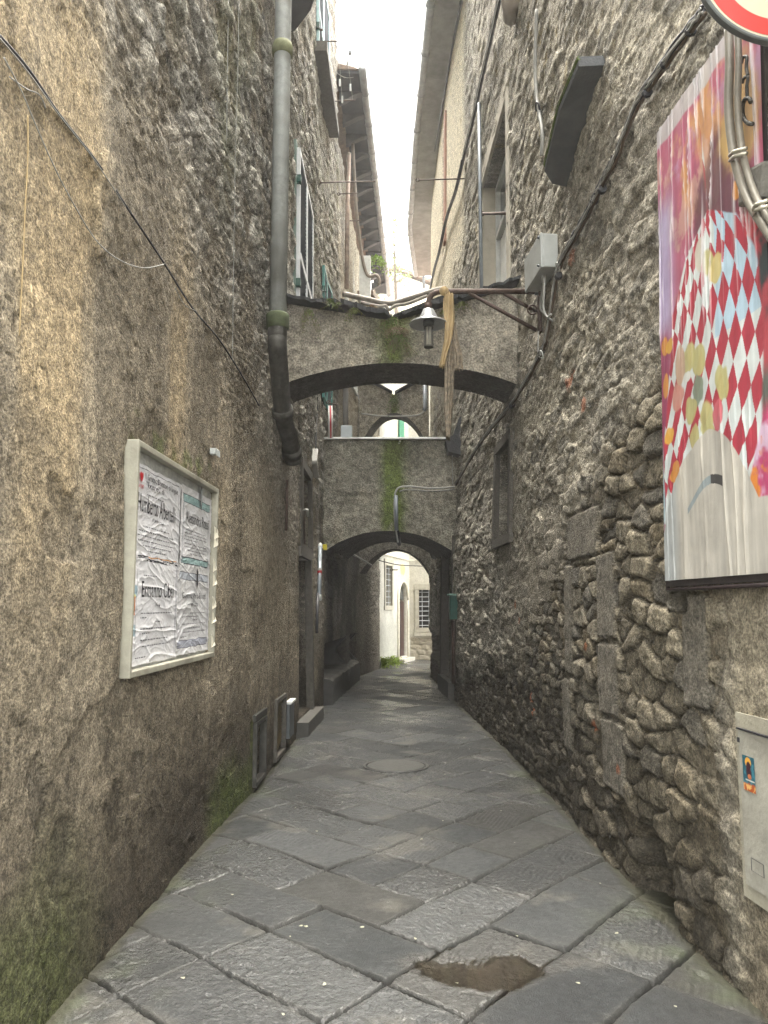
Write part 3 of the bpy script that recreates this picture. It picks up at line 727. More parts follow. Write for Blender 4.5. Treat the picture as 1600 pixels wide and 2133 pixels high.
def arch_col(base, dark, moss_x=None, moss_w=.12, mossk=1.0, seed=0, topdark=.35):
    def f(X, Z, zi, zt):
        c = np.zeros(X.shape + (3,)) + np.array(base)
        b = fbm(X * 1.6, Z * 1.6, 4, 90 + seed); ly = sst(.05, .09, fbm(X * 2.1, Z * 2.6, 6, 93 + seed, .55)); c = c * (.86 + .22 * ly)[..., None]
        c = mixc(c, dark, sst(-.2, .5, b) * .7)
        c = mixc(c, (.33, .29, .22), sst(.2, .6, fbm(X * 2.5 + 5, Z * 2.5, 4, 91 + seed)) * .35)
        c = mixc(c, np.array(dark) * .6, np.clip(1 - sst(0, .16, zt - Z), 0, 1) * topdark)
        if moss_x is not None:
            g = np.exp(-((X - moss_x + .05 * fbm(X * 4, Z * 4, 2, 95)) / moss_w) ** 2) * 1.5 * sst(.0, .5, 1 - (zt - Z) / (zt - zi + 1e-6) * .75 + .3 * fbm(X * 7, Z * 5, 3, 96 + seed))
            c = mixc(c, (.15, .21, .04), np.clip(g * mossk, 0, 1) * .9)
            c = mixc(c, (.085, .085, .045), np.clip(np.exp(-((X - moss_x) / (moss_w * 3.2)) ** 2) * sst(.1, .8, 1 - (zt - Z) * 1.2 + .4 * b), 0, 1) * .55)
        c = c * (1 + .22 * fbm(X * 22, Z * 22, 3, 97)[..., None])
        return c
    return f
A1 = arch('near_arch', 8.3, 9.1, 4.02, 4.29, [(0, 5.0), (.47, 4.78), (1, 5.2)], 'nearest rendered arch across the alley, with slate coping dipping to a mossy middle', colf=arch_col((.40, .365, .30), (.27, .245, .205), .10, .16, .8, 1), disp=.014)
A2 = arch('walled_arch', 13.7, 16.1, 2.52, 2.94, [(0, 4.60), (1, 4.60)], 'broad flat-topped arch with green moss streak and white cable below the first arch', colf=arch_col((.36, .34, .28), (.24, .23, .19), .17, .19, 1.0, 2), disp=.030)
A3 = arch('far_low_arch', 18.0, 18.8, 2.35, 2.94, [(0, 3.9), (1, 3.9)], 'grey arch deep in the passage just before the pale house', colf=arch_col((.40, .38, .33), (.28, .26, .23), None, seed=3), disp=.02, x_l=lambda y: np.interp(y, [18, 20.4], [-.52, -.15]), x_r=lambda y: 1.03, n=110)
A4 = arch('far_high_arch', 18.05, 18.7, 5.35, 6.22, [(0, 7.1), (.51, 6.66), (1, 7.1)], 'far upper arch seen above the walled arch, its top dipping to a mossy notch', colf=arch_col((.40, .37, .30), (.28, .26, .22), .26, .07, 1.0, 4), disp=.03, x_l=lambda y: np.interp(y, [18, 20.4], [-.55, -.20]), x_r=lambda y: 1.02, n=110)
A5 = arch('gutter_arch', 15.3, 15.9, 6.25, 6.6, [(0, 7.85), (.47, 7.5), (1, 8.0)], 'pale arch carrying two bent gutter pipes, right behind the slate coping', colf=arch_col((.42, .39, .32), (.30, .28, .23), .20, .09, .5, 5), disp=.02, x_l=lambda y: -.90, x_r=lambda y: 1.37, n=120)

# slate coping of the near arch (overhanging, overlapping pieces)
def slates():
    xs = [(-1.2, -.62, 5.03, 4.93), (-.72, -.30, 4.965, 4.90), (-.40, .06, 4.90, 4.80), (.16, .50, 4.80, 4.90), (.42, .86, 4.895, 5.0), (.78, 1.2, 4.99, 5.09), (1.10, 1.62, 5.09, 5.26)]
    for i, (x0, x1, z0, z1) in enumerate(xs):
        m = MB(); n = 9; top = []; 
        for k in range(n + 1):
            t = k / n; jag = .035 * math.sin(i * 3 + k * 2.3) + random.uniform(-.02, .02)
            top.append((x0 + (x1 - x0) * t, 8.3 - .12 + jag, z0 + (z1 - z0) * t + random.uniform(-.006, .006)))
        back = [(p[0], 9.15, p[2] + .01) for p in top[::-1]]
        m.prism(top + back, (0, 0, .035 + .01 * (i % 3)))
        m.build('coping_slate', M_DARKSTONE, A1)
slates()
m = MB(); zc = 4.60
m.box((.08, 13.66, zc + .02), (1.26, .05, .018), bev=.006); m.build('metal_flashing', mat('pale_metal_flashing', (.55, .56, .54), .4, .5, dirt=.4), A2)
for (x0, x1, z0, z1) in [(-.56, .20, 7.14, 6.70), (.26, 1.05, 6.70, 7.14)]:
    m = MB(); m.prism([(x0, 17.96, z0), (x1, 17.96, z1), (x1, 17.96, z1 + .04), (x0, 17.96, z0 + .04)], (0, .8, 0)); m.build('coping_slate', M_DARKSTONE, A4)
m = MB(); m.prism([(-.9, 15.2, 7.87), (.17, 15.2, 7.52), (.17, 15.2, 7.56), (-.9, 15.2, 7.92)], (0, .8, 0)); m.prism([(.18, 15.2, 7.52), (1.37, 15.2, 8.0), (1.37, 15.2, 8.05), (.18, 15.2, 7.56)], (0, .8, 0))
m.build('coping_slate', M_DARKSTONE, A5)

# ================================================================== PALE HOUSE AT THE END
def pale_house():
    root = thing('pale_house', (.5, 22.5, 0), 'pale plastered house closing the alley, with arched doorway and barred windows', 'house')
    poly = [(-.125, 20.4), (.33, 22.1), (.77, 23.6), (6.0, 23.9)]
    Hh = 10.1
    rec = [(0.55, 1.18, 1.62, 2.72, .14), (1.92, 2.9, .12, 2.28, .30)]     # along the polyline: s0,s1,z0,z1
    L_ = [0]
    for a, b in zip(poly, poly[1:]): L_.append(L_[-1] + math.hypot(b[0] - a[0], b[1] - a[1]))
    rec = [(.62, 1.30, 1.62, 2.72, .16), (2.04, 3.02, .14, 1.78, .12), (3.32 + .30, 3.32 + .92, .95, 2.1, .18)]
    ss = snap(np.arange(0, L_[-1], .02), [r for q in rec for r in q[:2]]); zs = snap(np.concatenate([np.arange(-.05, 3.4, .02), np.arange(3.4, Hh, .08)]), sorted(set(r for q in rec for r in q[2:4])))
    Sg, Z = np.meshgrid(ss, zs, indexing='ij')
    X = np.interp(Sg, L_, [p[0] for p in poly]); Y = np.interp(Sg, L_, [p[1] for p in poly])
    ang = np.interp(Sg, [0, L_[1] - .05, L_[1] + .05, L_[2] - .03, L_[2] + .03, 9], [math.atan2(1.7, .455)] * 2 + [math.atan2(1.5, .44)] * 2 + [.03] * 2)
    nx, ny = np.sin(ang), -np.cos(ang)
    d = .012 * fbm(Sg * 2, Z * 2, 4, 5)
    rub = (1 - sst(.62, .70, Z + .06 * fbm(Sg * 3, Z * 3, 3, 6))) * sst(3.3, 3.4, Sg)
    F1, F2, ra, rb, rc, _, _ = voro(Sg / .28, Z / .14, 3, .9)
    d += rub * (.02 * np.clip((F2 - F1) * 2, 0, 1) + .012 * fbm(Sg * 12, Z * 12, 3, 8))
    rc_ = np.zeros(Sg.shape)
    for (s0, s1, z0, z1, dp) in rec: rc_ = np.maximum(rc_, dp * ((Sg > s0) & (Sg < s1) & (Z > z0) & (Z < z1)))
    # round head of the doorway
    sc_, rr_ = (2.04 + 3.02) / 2, .49
    rc_ = np.maximum(rc_, .12 * ((Z >= 1.77) & ((Sg - sc_) ** 2 + (Z - 1.78) ** 2 < rr_ ** 2)))
    d = np.where(rc_ > 0, 0, d)
    X = X + nx * (d - rc_); Y = Y + ny * (d - rc_)
    c = np.zeros(Sg.shape + (3,)) + np.array([.47, .465, .42])
    c = mixc(c, (.47, .45, .38), sst(-.1, .5, fbm(Sg * 1.2, Z * 1.0, 4, 9)) * .6)
    c = mixc(c, (.30, .30, .27), (1 - sst(1.0, 1.5, Z + .3 * fbm(Sg * 3, Z * 3, 4, 10))) * .75 * (Sg < 2.0))
    c = mixc(c, (.36, .345, .29), box_mask(Sg, Z, 3.2, 8, .6, 2.1, .03) * .5)
    c = mixc(c, (.62, .52, .16), (1 - sst(.75, 1.0, np.sqrt(((Sg - sc_) / .33) ** 2 + ((Z - 2.68) / .20) ** 2) + .2 * fbm(Sg * 9, Z * 9, 3, 4))) * .75)
    c = mixc(c, (.26, .235, .18), rub * .9); c = c * (1 + .25 * rub[..., None] * (ra[..., None] - .5))
    c = np.where(rc_[..., None] > 0, np.array([.14, .13, .10]), c)
    grid_obj('wall', np.stack([X, Y, Z], -1), M_PALE, c, root)
    def S2(s, z, off=0):
        x = float(np.interp(s, L_, [p[0] for p in poly])); y = float(np.interp(s, L_, [p[1] for p in poly]))
        a = math.atan2(1.7, .455) if s < L_[1] else (math.atan2(1.5, .44) if s < L_[2] else .0575)
        return Vector((x + math.sin(a) * off, y - math.cos(a) * off, z))
    def slab(nm, s0, s1, z0, z1, o0, o1, m, par=root):
        b = MB(); b.add([S2(s0, z0, o0), S2(s1, z0, o0), S2(s1, z1, o0), S2(s0, z1, o0), S2(s0, z0, o1), S2(s1, z0, o1), S2(s1, z1, o1), S2(s0, z1, o1)],
                        [(0, 1, 2, 3), (7, 6, 5, 4), (0, 4, 5, 1), (1, 5, 6, 2), (2, 6, 7, 3), (3, 7, 4, 0)]); return b.build(nm, m, par)
    def barred(s0, s1, z0, z1, nb, vb):
        wn = slab('window', s0, s1, z0, z1, -.155, -.13, M_BLACK)
        fr = MB()
        for (a, b, c_, d_) in [(s0 - .12, s0, z0 - .02, z1 + .02), (s1, s1 + .12, z0 - .02, z1 + .02), (s0 - .14, s1 + .14, z1, z1 + .17), (s0 - .14, s1 + .14, z0 - .12, z0)]:
            fr.add([S2(a, c_, -.03), S2(b, c_, -.03), S2(b, d_, -.03), S2(a, d_, -.03), S2(a, c_, .03), S2(b, c_, .03), S2(b, d_, .03), S2(a, d_, .03)],
                   [(0, 1, 2, 3), (7, 6, 5, 4), (0, 4, 5, 1), (1, 5, 6, 2), (2, 6, 7, 3), (3, 7, 4, 0)])
        fr.build('frame', mat('pale_stone_frame', (.36, .345, .29), .85, var=.2), wn)
        g = MB()
        for k in range(nb):
            z = z0 + (k + .5) * (z1 - z0) / nb; g.tube([S2(s0, z, -.03), S2(s1, z, -.03)], .011, 6)
        for k in range(vb):
            s = s0 + (k + .5) * (s1 - s0) / vb; g.tube([S2(s, z0, -.045), S2(s, z1, -.045)], .009, 6)
        g.build('iron_bars', mat('pale_iron', (.40, .42, .45), .5, .2), wn)
        return wn
    barred(.62, 1.30, 1.62, 2.72, 7, 2)
    barred(3.62, 4.24, .95, 2.1, 8, 3)
    slab('sill', 3.46, 4.5, .70, .80, 0, .07, mat('pale_stone_frame', (.36, .345, .29), .85))
    # door leaf and its jamb
    dd = slab('door', 2.06, 3.0, .14, 1.74, -.118, -.085, mat('worn_red_brown_door', (.045, .022, .018), .6, var=.5, vscale=18))
    slab('door_panel', 2.52, 2.56, .14, 1.74, -.085, -.078, M_BLACK, dd)
    m = MB(); pts = [S2(sc_ + .47 * math.cos(a), 1.78 + .47 * math.sin(a), -.09) for a in np.linspace(0, math.pi, 17)]
    m.add(pts, [tuple(range(17))]); m.build('fanlight', M_GLASS, root)
    m = MB(); arcp = [S2(2.04 - .06, z, .015) for z in np.linspace(.1, 1.78, 5)] + [S2(sc_ - .55 * math.cos(a), 1.78 + .55 * math.sin(a), .015) for a in np.linspace(0, math.pi, 17)] + [S2(3.08, z, .015) for z in np.linspace(1.78, .1, 5)]
    m.tube(arcp, .045, 8); m.build('door_surround', mat('cream_surround', (.55, .53, .45), .85), root, smooth=True)
    slab('doorstep', 1.9, 3.15, -.02, .10, -.1, .22, mat('pale_doorstep', (.42, .41, .36), .8))
    m = MB(); m.tube([S2(s, 3.0 + .0 * s, .02) for s in np.linspace(.1, 5, 14)], .018, 6); m.build('string_course', mat('cream_surround', (.55, .53, .45), .85), root)
    b = MB(); b.prism([(-.12, 20.45, 0), (.32, 22.15, 0), (.76, 23.95, 0), (6, 24.25, 0), (6, 30, 0), (-1.6, 30, 0), (-1.6, 20.6, 0)], (0, 0, Hh - .02)); 
    for q in range(len(b.v)): pass
    o = b.build('building_body', mat('plaster_back2', (.5, .47, .38), .9), root); o.scale = (1, 1, 1)
    o.location.y += .45
    e = MB(); e.prism([(-.3, 20.2, Hh), (.2, 22.0, Hh), (.6, 23.35, Hh), (6, 23.6, Hh), (6, 30, Hh), (-1.6, 30, Hh), (-1.6, 20.3, Hh)], (0, 0, .12)); e.build('roof', mat('terracotta_roof', (.25, .12, .07), .8), root)
    # green shuttered window high up
    sh = MB(); p0 = at(829, 914, 22.3); p1 = at(843, 869, 23.0)
    s0, s1 = 2.05, 2.55
    base = [S2(s0, 5.6, .03), S2(s1, 5.6, .03), S2(s1, 7.6, .03), S2(s0, 7.6, .03)]
    sh.add(base + [S2(s0, 5.6, .07), S2(s1, 5.6, .07), S2(s1, 7.6, .07), S2(s0, 7.6, .07)], [(0, 1, 2, 3), (7, 6, 5, 4), (0, 4, 5, 1), (1, 5, 6, 2), (2, 6, 7, 3), (3, 7, 4, 0)])
    for z in np.arange(5.68, 7.5, .07):
        sh.add([S2(s0 + .06, z, .07), S2(s1 - .06, z, .07), S2(s1 - .06, z + .05, .085), S2(s0 + .06, z + .05, .085)], [(0, 1, 2, 3)])
    sh.build('green_shutter', mat('green_shutter', (.08, .30, .19), .5, var=.1), root)
    return root, S2
PALE, S2 = pale_house()
# gabled house just showing above the roof line
m = MB(); 
root = thing('yellow_gable_house', (2, 36, 0), 'distant yellow gabled house peeping above the gutter arch', 'house')
m.prism([(-.2, 34, 0), (4, 34, 0), (4, 34, 15.6), (.45, 34, 17.0), (-.2, 34, 16.6)], (0, 6, 0)); m.build('wall', mat('yellow_wall', (.62, .58, .46), .9), root)
m = MB(); m.prism([(-.5, 33.8, 16.55), (.45, 33.8, 17.1), (4.2, 33.8, 15.6), (4.2, 33.8, 15.75), (.45, 33.8, 17.28), (-.5, 33.8, 16.7)], (0, 6.3, 0)); m.build('roof', mat('terracotta_roof', (.25, .12, .07), .8), root)

# ================================================================== PARTS OF THE LEFT BUILDING
def wframe(side, y0, y1, z0, z1, wd, off0, off1, m, name, root, zt=None):
    """four stone or timber bars round an opening in a side wall, off measured out from the wall plane"""
    W = wL if side == 'L' else wR; b = MB()
    for (a, c, lo, hi) in [(y0 - wd, y0, z0, z1), (y1, y1 + wd, z0, z1), (y0 - wd, y1 + wd, z1, z1 + wd), (y0 - wd, y1 + wd, z0 - wd, z0)]:
        b.add([W(a, lo, off0), W(c, lo, off0), W(c, hi, off0), W(a, hi, off0), W(a, lo, off1), W(c, lo, off1), W(c, hi, off1), W(a, hi, off1)],
              [(0, 1, 2, 3), (7, 6, 5, 4), (0, 4, 5, 1), (1, 5, 6, 2), (2, 6, 7, 3), (3, 7, 4, 0)])
    return b.build(name, m, root)
def wslab(side, y0, y1, z0, z1, off0, off1, m, name, root=None, **kw):
    W = wL if side == 'L' else wR; b = MB()
    b.add([W(y0, z0, off0), W(y1, z0, off0), W(y1, z1, off0), W(y0, z1, off0), W(y0, z0, off1), W(y1, z0, off1), W(y1, z1, off1), W(y0, z1, off1)],
          [(0, 1, 2, 3), (7, 6, 5, 4), (0, 4, 5, 1), (1, 5, 6, 2), (2, 6, 7, 3), (3, 7, 4, 0)])
    return b.build(name, m, root, **kw)
M_RUST = mat('orange_rust', (.16, .075, .04), .8, .2, var=.5, vscale=25, bump=.4)
M_STEEL = mat('dull_steel_sheet', (.11, .12, .125), .45, .5, var=.15, bump=.1)
M_FRAMEST = mat('brown_stone_frame', (.085, .078, .066), .85, var=.3, vscale=20, bump=.5)
# cellar hatch with rusty frame
h = wslab('L', 7.03, 7.47, .05, .54, -.10, -.08, M_BLACK, 'cellar_hatch', LEFT)
wframe('L', 7.03, 7.47, .05, .54, .035, -.03, .035, M_CAST, 'rusty_frame', h)
wslab('L', 6.97, 7.52, .585, .64, -.03, .03, M_CAST, 'lintel', h)
# corrugated vent
h = wslab('L', 8.15, 8.72, .07, .58, -.11, -.09, M_BLACK, 'cellar_vent', LEFT)
b = MB()
for k in range(13):
    z = .06 + k * .042; p0 = wL(8.30, z, -.02); p1 = wL(8.68, z + .10, -.02); b.tube([p0, p1], .013, 6)
b.build('ribbed_panel', mat('tarnished_brass_panel', (.14, .11, .06), .5, .4, var=.3), h)
wframe('L', 8.15, 8.72, .05, .60, .04, -.02, .03, M_FRAMEST, 'frame', h)
h = wslab('L', 8.88, 9.25, .12, .50, .0, .05, M_STEEL, 'meter_cover', LEFT)
wslab('L', 8.87, 9.26, .50, .525, .0, .07, M_WHITEP, 'cover_cap', h)
# doorway
d = wslab('L', 9.98, 10.97, .20, 2.24, -.27, -.23, M_WOOD, 'door', LEFT)
wslab('L', 9.75, 11.3, -.02, .17, -.3, .16, mat('pale_step', (.075, .073, .065), .8, bump=.4), 'doorstep', LEFT)
wslab('L', 9.85, 11.12, 2.245, 2.37, -.05, .05, M_FRAMEST, 'lintel', LEFT)
wslab('L', 10.97, 11.12, .17, 2.24, -.05, .045, M_FRAMEST, 'door_jamb', LEFT)
# low window over the door
wn = wslab('L', 10.18, 11.22, 2.42, 3.44, -.25, -.22, mat('dark_blue_glass', (.012, .02, .045), .2, var=.2, bump=0), 'window', LEFT)
wframe('L', 10.15, 11.25, 2.42, 3.45, .12, -.02, .045, M_FRAMEST, 'frame', wn)
b = MB()
for k in range(5): y = 10.25 + k * .2; b.tube([wL(y, 2.42, -.05), wL(y, 3.0, -.05)], .012, 6)
b.tube([wL(10.16, 2.98, -.05), wL(11.2, 2.98, -.05)], .01, 6); b.build('iron_bars', M_IRON, wn)
# shuttered windows upstairs
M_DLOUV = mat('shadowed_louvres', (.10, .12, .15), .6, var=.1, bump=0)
def shutters(root, y0, y1, z0, z1, frame_m, louvre_m, name='window'):
    wn = wslab('L', y0 + .02, y1 - .02, z0, z1, -.09, -.07, M_BLACK, name, root)
    mid = (y0 + y1) / 2
    for (a, c) in ((y0 + .02, mid - .01), (mid + .01, y1 - .02)):
        sh = wframe('L', a + .06, c - .06, z0 + .06, z1 - .06, .06, .03, .075, frame_m, 'shutter', wn)
        b = MB(); z = z0 + .07
        while z < z1 - .10:
            p = [wL(a + .06, z, .035), wL(c - .06, z, .035), wL(c - .06, z + .045, .065), wL(a + .06, z + .045, .065)]
            b.prism(p, (-.008, 0, .004)); z += .058
        b.build('louvres', louvre_m, sh)
        zz = z0 + (z1 - z0) * .32
        wslab('L', a + .06, c - .06, zz, zz + .09, .03, .078, frame_m, 'rail', sh)
    for z in (z0 + .35, z1 - .45):
        h = MB(); h.box(wL(y0 - .0, z, .06), (.03, .04, .05), bev=.006); h.build('hinge', M_GREEN, wn)
    return wn
M_WSHUT = mat('bleached_white_shutter', (.60, .62, .64), .5, var=.1, bump=.1)
wn = shutters(LEFT, 9.15, 10.95, 5.25, 7.42, M_WSHUT, M_DLOUV)
wframe('L', 9.12, 10.98, 5.2, 7.45, .03, .0, .035, mat('grey_green_frame', (.16, .22, .19), .6), 'frame', wn)
wn = shutters(LEFT, 12.95, 14.2, 5.2, 7.6, mat('teal_shutter', (.07, .22, .20), .5, var=.2), M_DLOUV)
wn = shutters(LEFT, 11.9, 14.0, 11.0, 13.2, mat('pale_teal_shutter', (.30, .45, .46), .5, var=.2), M_DLOUV)
wslab('L', 11.75, 14.15, 10.78, 10.96, -.03, .22, M_FRAMEST, 'window_sill', LEFT)
wn = wslab('L', 16.65, 17.65, 6.6, 8.6, -.11, -.09, M_GLASS, 'window', LEFT2); wframe('L', 16.65, 17.65, 6.6, 8.6, .06, .0, .05, M_WHITEP, 'frame', wn)
wn = wslab('L', 18.25, 19.15, 6.4, 8.4, -.11, -.09, M_GLASS, 'window', LEFT2); wframe('L', 18.25, 19.15, 6.4, 8.4, .06, .0, .05, M_FRAMEST, 'frame', wn)
# stone shop benches under the niches
for (y0, y1, root) in ((12.8, 15.15, LEFT), (15.25, 17.0, LEFT2)):
    n = 14; P = []
    prof = [(-.05, -.02), (.16, -.02), (.165, .30), (.15, .385), (.10, .42), (-.05, .43), (-.38, .435)]
    b = MB()
    for i in range(n):
        y = y0 + (y1 - y0) * i / (n - 1)
        for (o, z) in prof: b.v.append(tuple(wL(y, max(z, 0), o + .012 * math.sin(i * 2.1))[:2]) + (z + .012 * math.sin(i * 1.3 + z * 9),))
    k = len(prof)
    for i in range(n - 1):
        for j in range(k - 1): b.f.append((i * k + j, i * k + j + 1, (i + 1) * k + j + 1, (i + 1) * k + j))
    b.f.append(tuple(range(k))); b.f.append(tuple((n - 1) * k + j for j in range(k))[::-1])
    b.build('stone_bench', mat('worn_bench_stone', (.035, .034, .031), .6, var=.35, vscale=10, bump=.6, bscale=35), root)
def spilaster(y0, y1, root):
    b = MB(); zs = np.linspace(.40, 1.0, 13)
    for z in zs:
        t = (z - .40) / .6; o = .03 - .22 * math.sin(math.pi * t) ** 1.2
        for y, oo in ((y0, o), (y1, o), (y1, -.42), (y0, -.42)): b.v.append(tuple(wL(y, .7, oo)[:2]) + (z,))
    for i in range(len(zs) - 1):
        for j in range(4): j2 = (j + 1) % 4; b.f.append((i * 4 + j, i * 4 + j2, i * 4 + 4 + j2, i * 4 + 4 + j))
    b.f += [(3, 2, 1, 0), tuple(len(b.v) - 4 + j for j in range(4))]
    b.build('curved_pilaster', mat('worn_pilaster_stone', (.05, .048, .044), .75, var=.3, bump=.5), root)
spilaster(15.75, 16.0, LEFT2); spilaster(16.9, 17.05, LEFT2); spilaster(17.55, 17.75, LEFT2)

# ================================================================== PARTS OF THE RIGHT BUILDING
wn = wslab('R', 8.97, 11.08, 5.2, 7.94, -.29, -.27, M_GLASS, 'window', RIGHT)
b = MB()
for (a, c, lo, hi) in [(8.97, 9.06, 5.2, 7.94), (11.0, 11.08, 5.2, 7.94), (9.97, 10.07, 5.2, 7.94), (8.97, 11.08, 7.86, 7.94), (8.97, 11.08, 7.1, 7.18)]:
    b.add([wR(a, lo, -.27), wR(c, lo, -.27), wR(c, hi, -.27), wR(a, hi, -.27), wR(a, lo, -.20), wR(c, lo, -.20), wR(c, hi, -.20), wR(a, hi, -.20)], [(0, 1, 2, 3), (7, 6, 5, 4), (0, 4, 5, 1), (1, 5, 6, 2), (2, 6, 7, 3), (3, 7, 4, 0)])
b.build('frame', M_WHITEP, wn)
for (a, c) in ((9.07, 9.95), (10.09, 10.98)):
    n = 40; P = np.zeros((n, 2, 3))
    for i in range(n):
        y = a + (c - a) * i / (n - 1); o = -.262 + .012 * math.sin(i * 1.9)
        P[i, 0] = wR(y, 5.22, o); P[i, 1] = wR(y, 7.05, o)
    grid_obj('curtain', P, M_CURT, None, wn)
wframe('R', 8.95, 11.1, 5.2, 7.95, .22, -.02, .022, mat('smooth_beige_surround', (.42, .39, .32), .85, var=.12, bump=.2), 'window_surround', RIGHT)
wslab('R', 11.055, 11.10, 5.2, 7.95, -.30, -.005, mat('smooth_beige_surround', (.42, .39, .32), .85), 'window_reveal', RIGHT)
wn = wslab('R', 8.64, 9.53, 2.44, 3.48, -.19, -.17, mat('brown_boarded_pane', (.07, .052, .035), .6, var=.4, vscale=12), 'window', RIGHT)
wframe('R', 8.62, 9.55, 2.42, 3.50, .11, -.02, .05, M_FRAMEST, 'frame', wn)
b = MB(); b.prism([wR(9.1, 2.42, -.12), wR(9.14, 2.42, -.12), wR(9.14, 3.5, -.12), wR(9.1, 3.5, -.12)], (.03, 0, 0)); b.build('mullion', M_WOOD, wn)
d = wslab('R', 13.78, 15.17, .30, 2.75, -.31, -.27, M_WOOD, 'door', RIGHT)
wslab('R', 13.6, 15.3, -.02, .29, -.32, .10, mat('pale_step', (.30, .29, .26), .8), 'doorstep', RIGHT)
wslab('R', 15.17, 15.4, .29, 2.85, -.1, .05, M_FRAMEST, 'door_jamb', RIGHT); wslab('R', 13.58, 13.76, .29, 2.85, -.1, .05, M_FRAMEST, 'door_jamb', RIGHT)
wn = wslab('R', 15.72, 16.48, 9.4, 12.2, -.135, -.10, mat('faded_red_shutter', (.42, .10, .08), .6, var=.2), 'window', RIGHT)
wslab('R', 15.80, 15.95, 9.4, 12.2, -.10, -.03, mat('pink_reveal', (.40, .24, .18), .8), 'shutter_leaf', wn)
wslab('R', 15.5, 15.72, 9.3, 12.3, -.05, .05, mat('pink_reveal', (.40, .24, .18), .8), 'window_surround', RIGHT)
wslab('R', 15.45, 15.60, .46, 1.02, -.34, .02, M_FRAMEST, 'niche_jamb', RIGHT)

# dark stone bracket above the walled arch
b = MB(); pts = []
y0 = 13.35
pr = [(0, 0), (-.26, .04), (-.30, .16), (-.16, .22), (-.06, .40), (0, .42)]
base = hit('R', 948, 925, .0)
b.prism([(base.x + .06 + a, y0 - .0, 4.25 + z * 1.7) for a, z in pr], (0, .34, 0))
b.build('stone_corbel', M_DARKSTONE, None, label='dark curved stone corbel jutting from the right wall beside the flat-topped arch', cat='corbel')

# slab shelf sticking out of the right wall
pa, pb = (5.0, 5.40), (6.08, 5.12)
b = MB(); b.prism([tuple(wR(5.0, 5.4, -.1)), tuple(wR(5.02, 5.4, .19)), tuple(wR(5.45, 5.33, .23)), tuple(wR(5.98, 5.18, .22)), tuple(wR(6.06, 5.12, .14)), tuple(wR(6.12, 5.10, -.1))], (0, 0, .075))
root = thing('stone_ledge', wR(5.5, 5.2), 'dark slate ledge with mossy green edge jutting out high on the right wall', 'ledge')
b.build('slab', mat('blue_grey_slate', (.085, .09, .095), .7, var=.25, vscale=6, bump=.3), root)
b = MB(); b.tube([wR(y, z + .065, o) for y, z, o in ((5.02, 5.4, .185), (5.45, 5.33, .225), (5.98, 5.18, .215), (6.05, 5.12, .15))], .02, 6); b.build('moss_edge', M_MOSS, root)

# ================================================================== DRAINPIPES
def pipe_main():
    root = thing('drainpipe', (-1.02, 7.0, 3.0), 'thick grey downpipe with collars running down the left wall past the near arch', 'drainpipe')
    x0 = at(578, 700, 7.0).x
    top = at(583, 0, 7.0)
    b = MB(); b.tube([(x0, 7.0, 4.32), (x0 + .0, 7.0, 6.5), (x0 + .002, 7.0, 9.5), (x0, 7.0, 16)], .082, 20); b.build('pipe', M_PIPE, root, smooth=True)
    z1 = at(583, 103, 7.0).z
    b = MB(); b.lathe([(.08, -.07), (.1, -.06), (.104, .02), (.09, .06), (.08, .065)], (x0 + .001, 7.0, z1), seg=24); b.build('collar', mat('mossy_collar', (.17, .18, .10), .8, var=.35), root, smooth=True)
    b = MB(); b.lathe([(.08, -.10), (.107, -.09), (.112, .03), (.1, .05), (.08, .055)], (x0, 7.0, 4.30), seg=24); b.build('collar', mat('dark_mossy_collar', (.06, .075, .035), .8, var=.4), root, smooth=True)
    q = [(x0, 7.0, 4.33), (x0, 7.0, 4.12), (x0 + .003, 7.03, 3.98)] + [hit('L', u, v, .13) for u, v in ((590, 862), (601, 905), (609, 945), (611, 962))]
    b = MB(); b.tube(splinep(q, 6), .09, 18); b.build('cast_iron_bend', M_CAST, root, smooth=True)
    for (u, v) in ((588, 850), (607, 935)):
        p = hit('L', u, v, .13); p2 = hit('L', u + 2, v + 14, .13); b = MB(); b.tube([p, p2], .108, 18); b.build('collar', M_CAST, root, smooth=True)
pipe_main()
def simple_pipe(name, pts, r, m, label, cat, seg=10, group=None, spl=0):
    b = MB(); b.tube(splinep(pts, spl) if spl else pts, r, seg)
    return b.build(name, m, None, True, label=label, cat=cat, group=group)
simple_pipe('drainpipe', [hit('L', 727, 320, .10), hit('L', 724, 430, .10), hit('L', 722, 600, .10)], .05, mat('rust_streaked_pipe', (.26, .20, .16), .7, .2, var=.45, vscale=6), 'thin rust-streaked downpipe under the deep eaves on the left', 'drainpipe')
simple_pipe('drainpipe', [at(735, 300, 17.5), at(742, 430, 17.8), at(752, 520, 18.2), at(765, 572, 18.3), at(784, 573, 18.3), at(791, 585, 18.3), at(789, 593, 18.3)], .04, mat('brown_pipe', (.22, .19, .16), .6, .2), 'brown bent overflow pipe elbowing above the white flue box', 'drainpipe', spl=5)
simple_pipe('drainpipe', [hit('R', 998, 215, .08), hit('R', 1000, 400, .08), hit('R', 1003, 600, .08)], .028, M_GALV, 'slim blue-grey pipe beside the tall curtained window', 'pipe')
simple_pipe('drainpipe', [hit('R', 880, 420, .12), hit('R', 882, 520, .12), hit('R', 883, 600, .12)], .05, M_GALV, 'pale blue-grey downpipe at the far end of the right eaves', 'drainpipe')
simple_pipe('drainpipe', [at(885, 800, 17.6), at(886, 850, 17.6), at(883, 855, 17.6)], .05, M_GALV, 'pale downpipe ending beside the far upper arch', 'drainpipe')
simple_pipe('drainpipe', [hit('L', 720, 805, .09), hit('L', 720, 893, .09)], .06, mat('brown_grey_pipe', (.18, .17, .16), .6), 'grey downpipe between the roughcast bays above the walled arch', 'drainpipe')
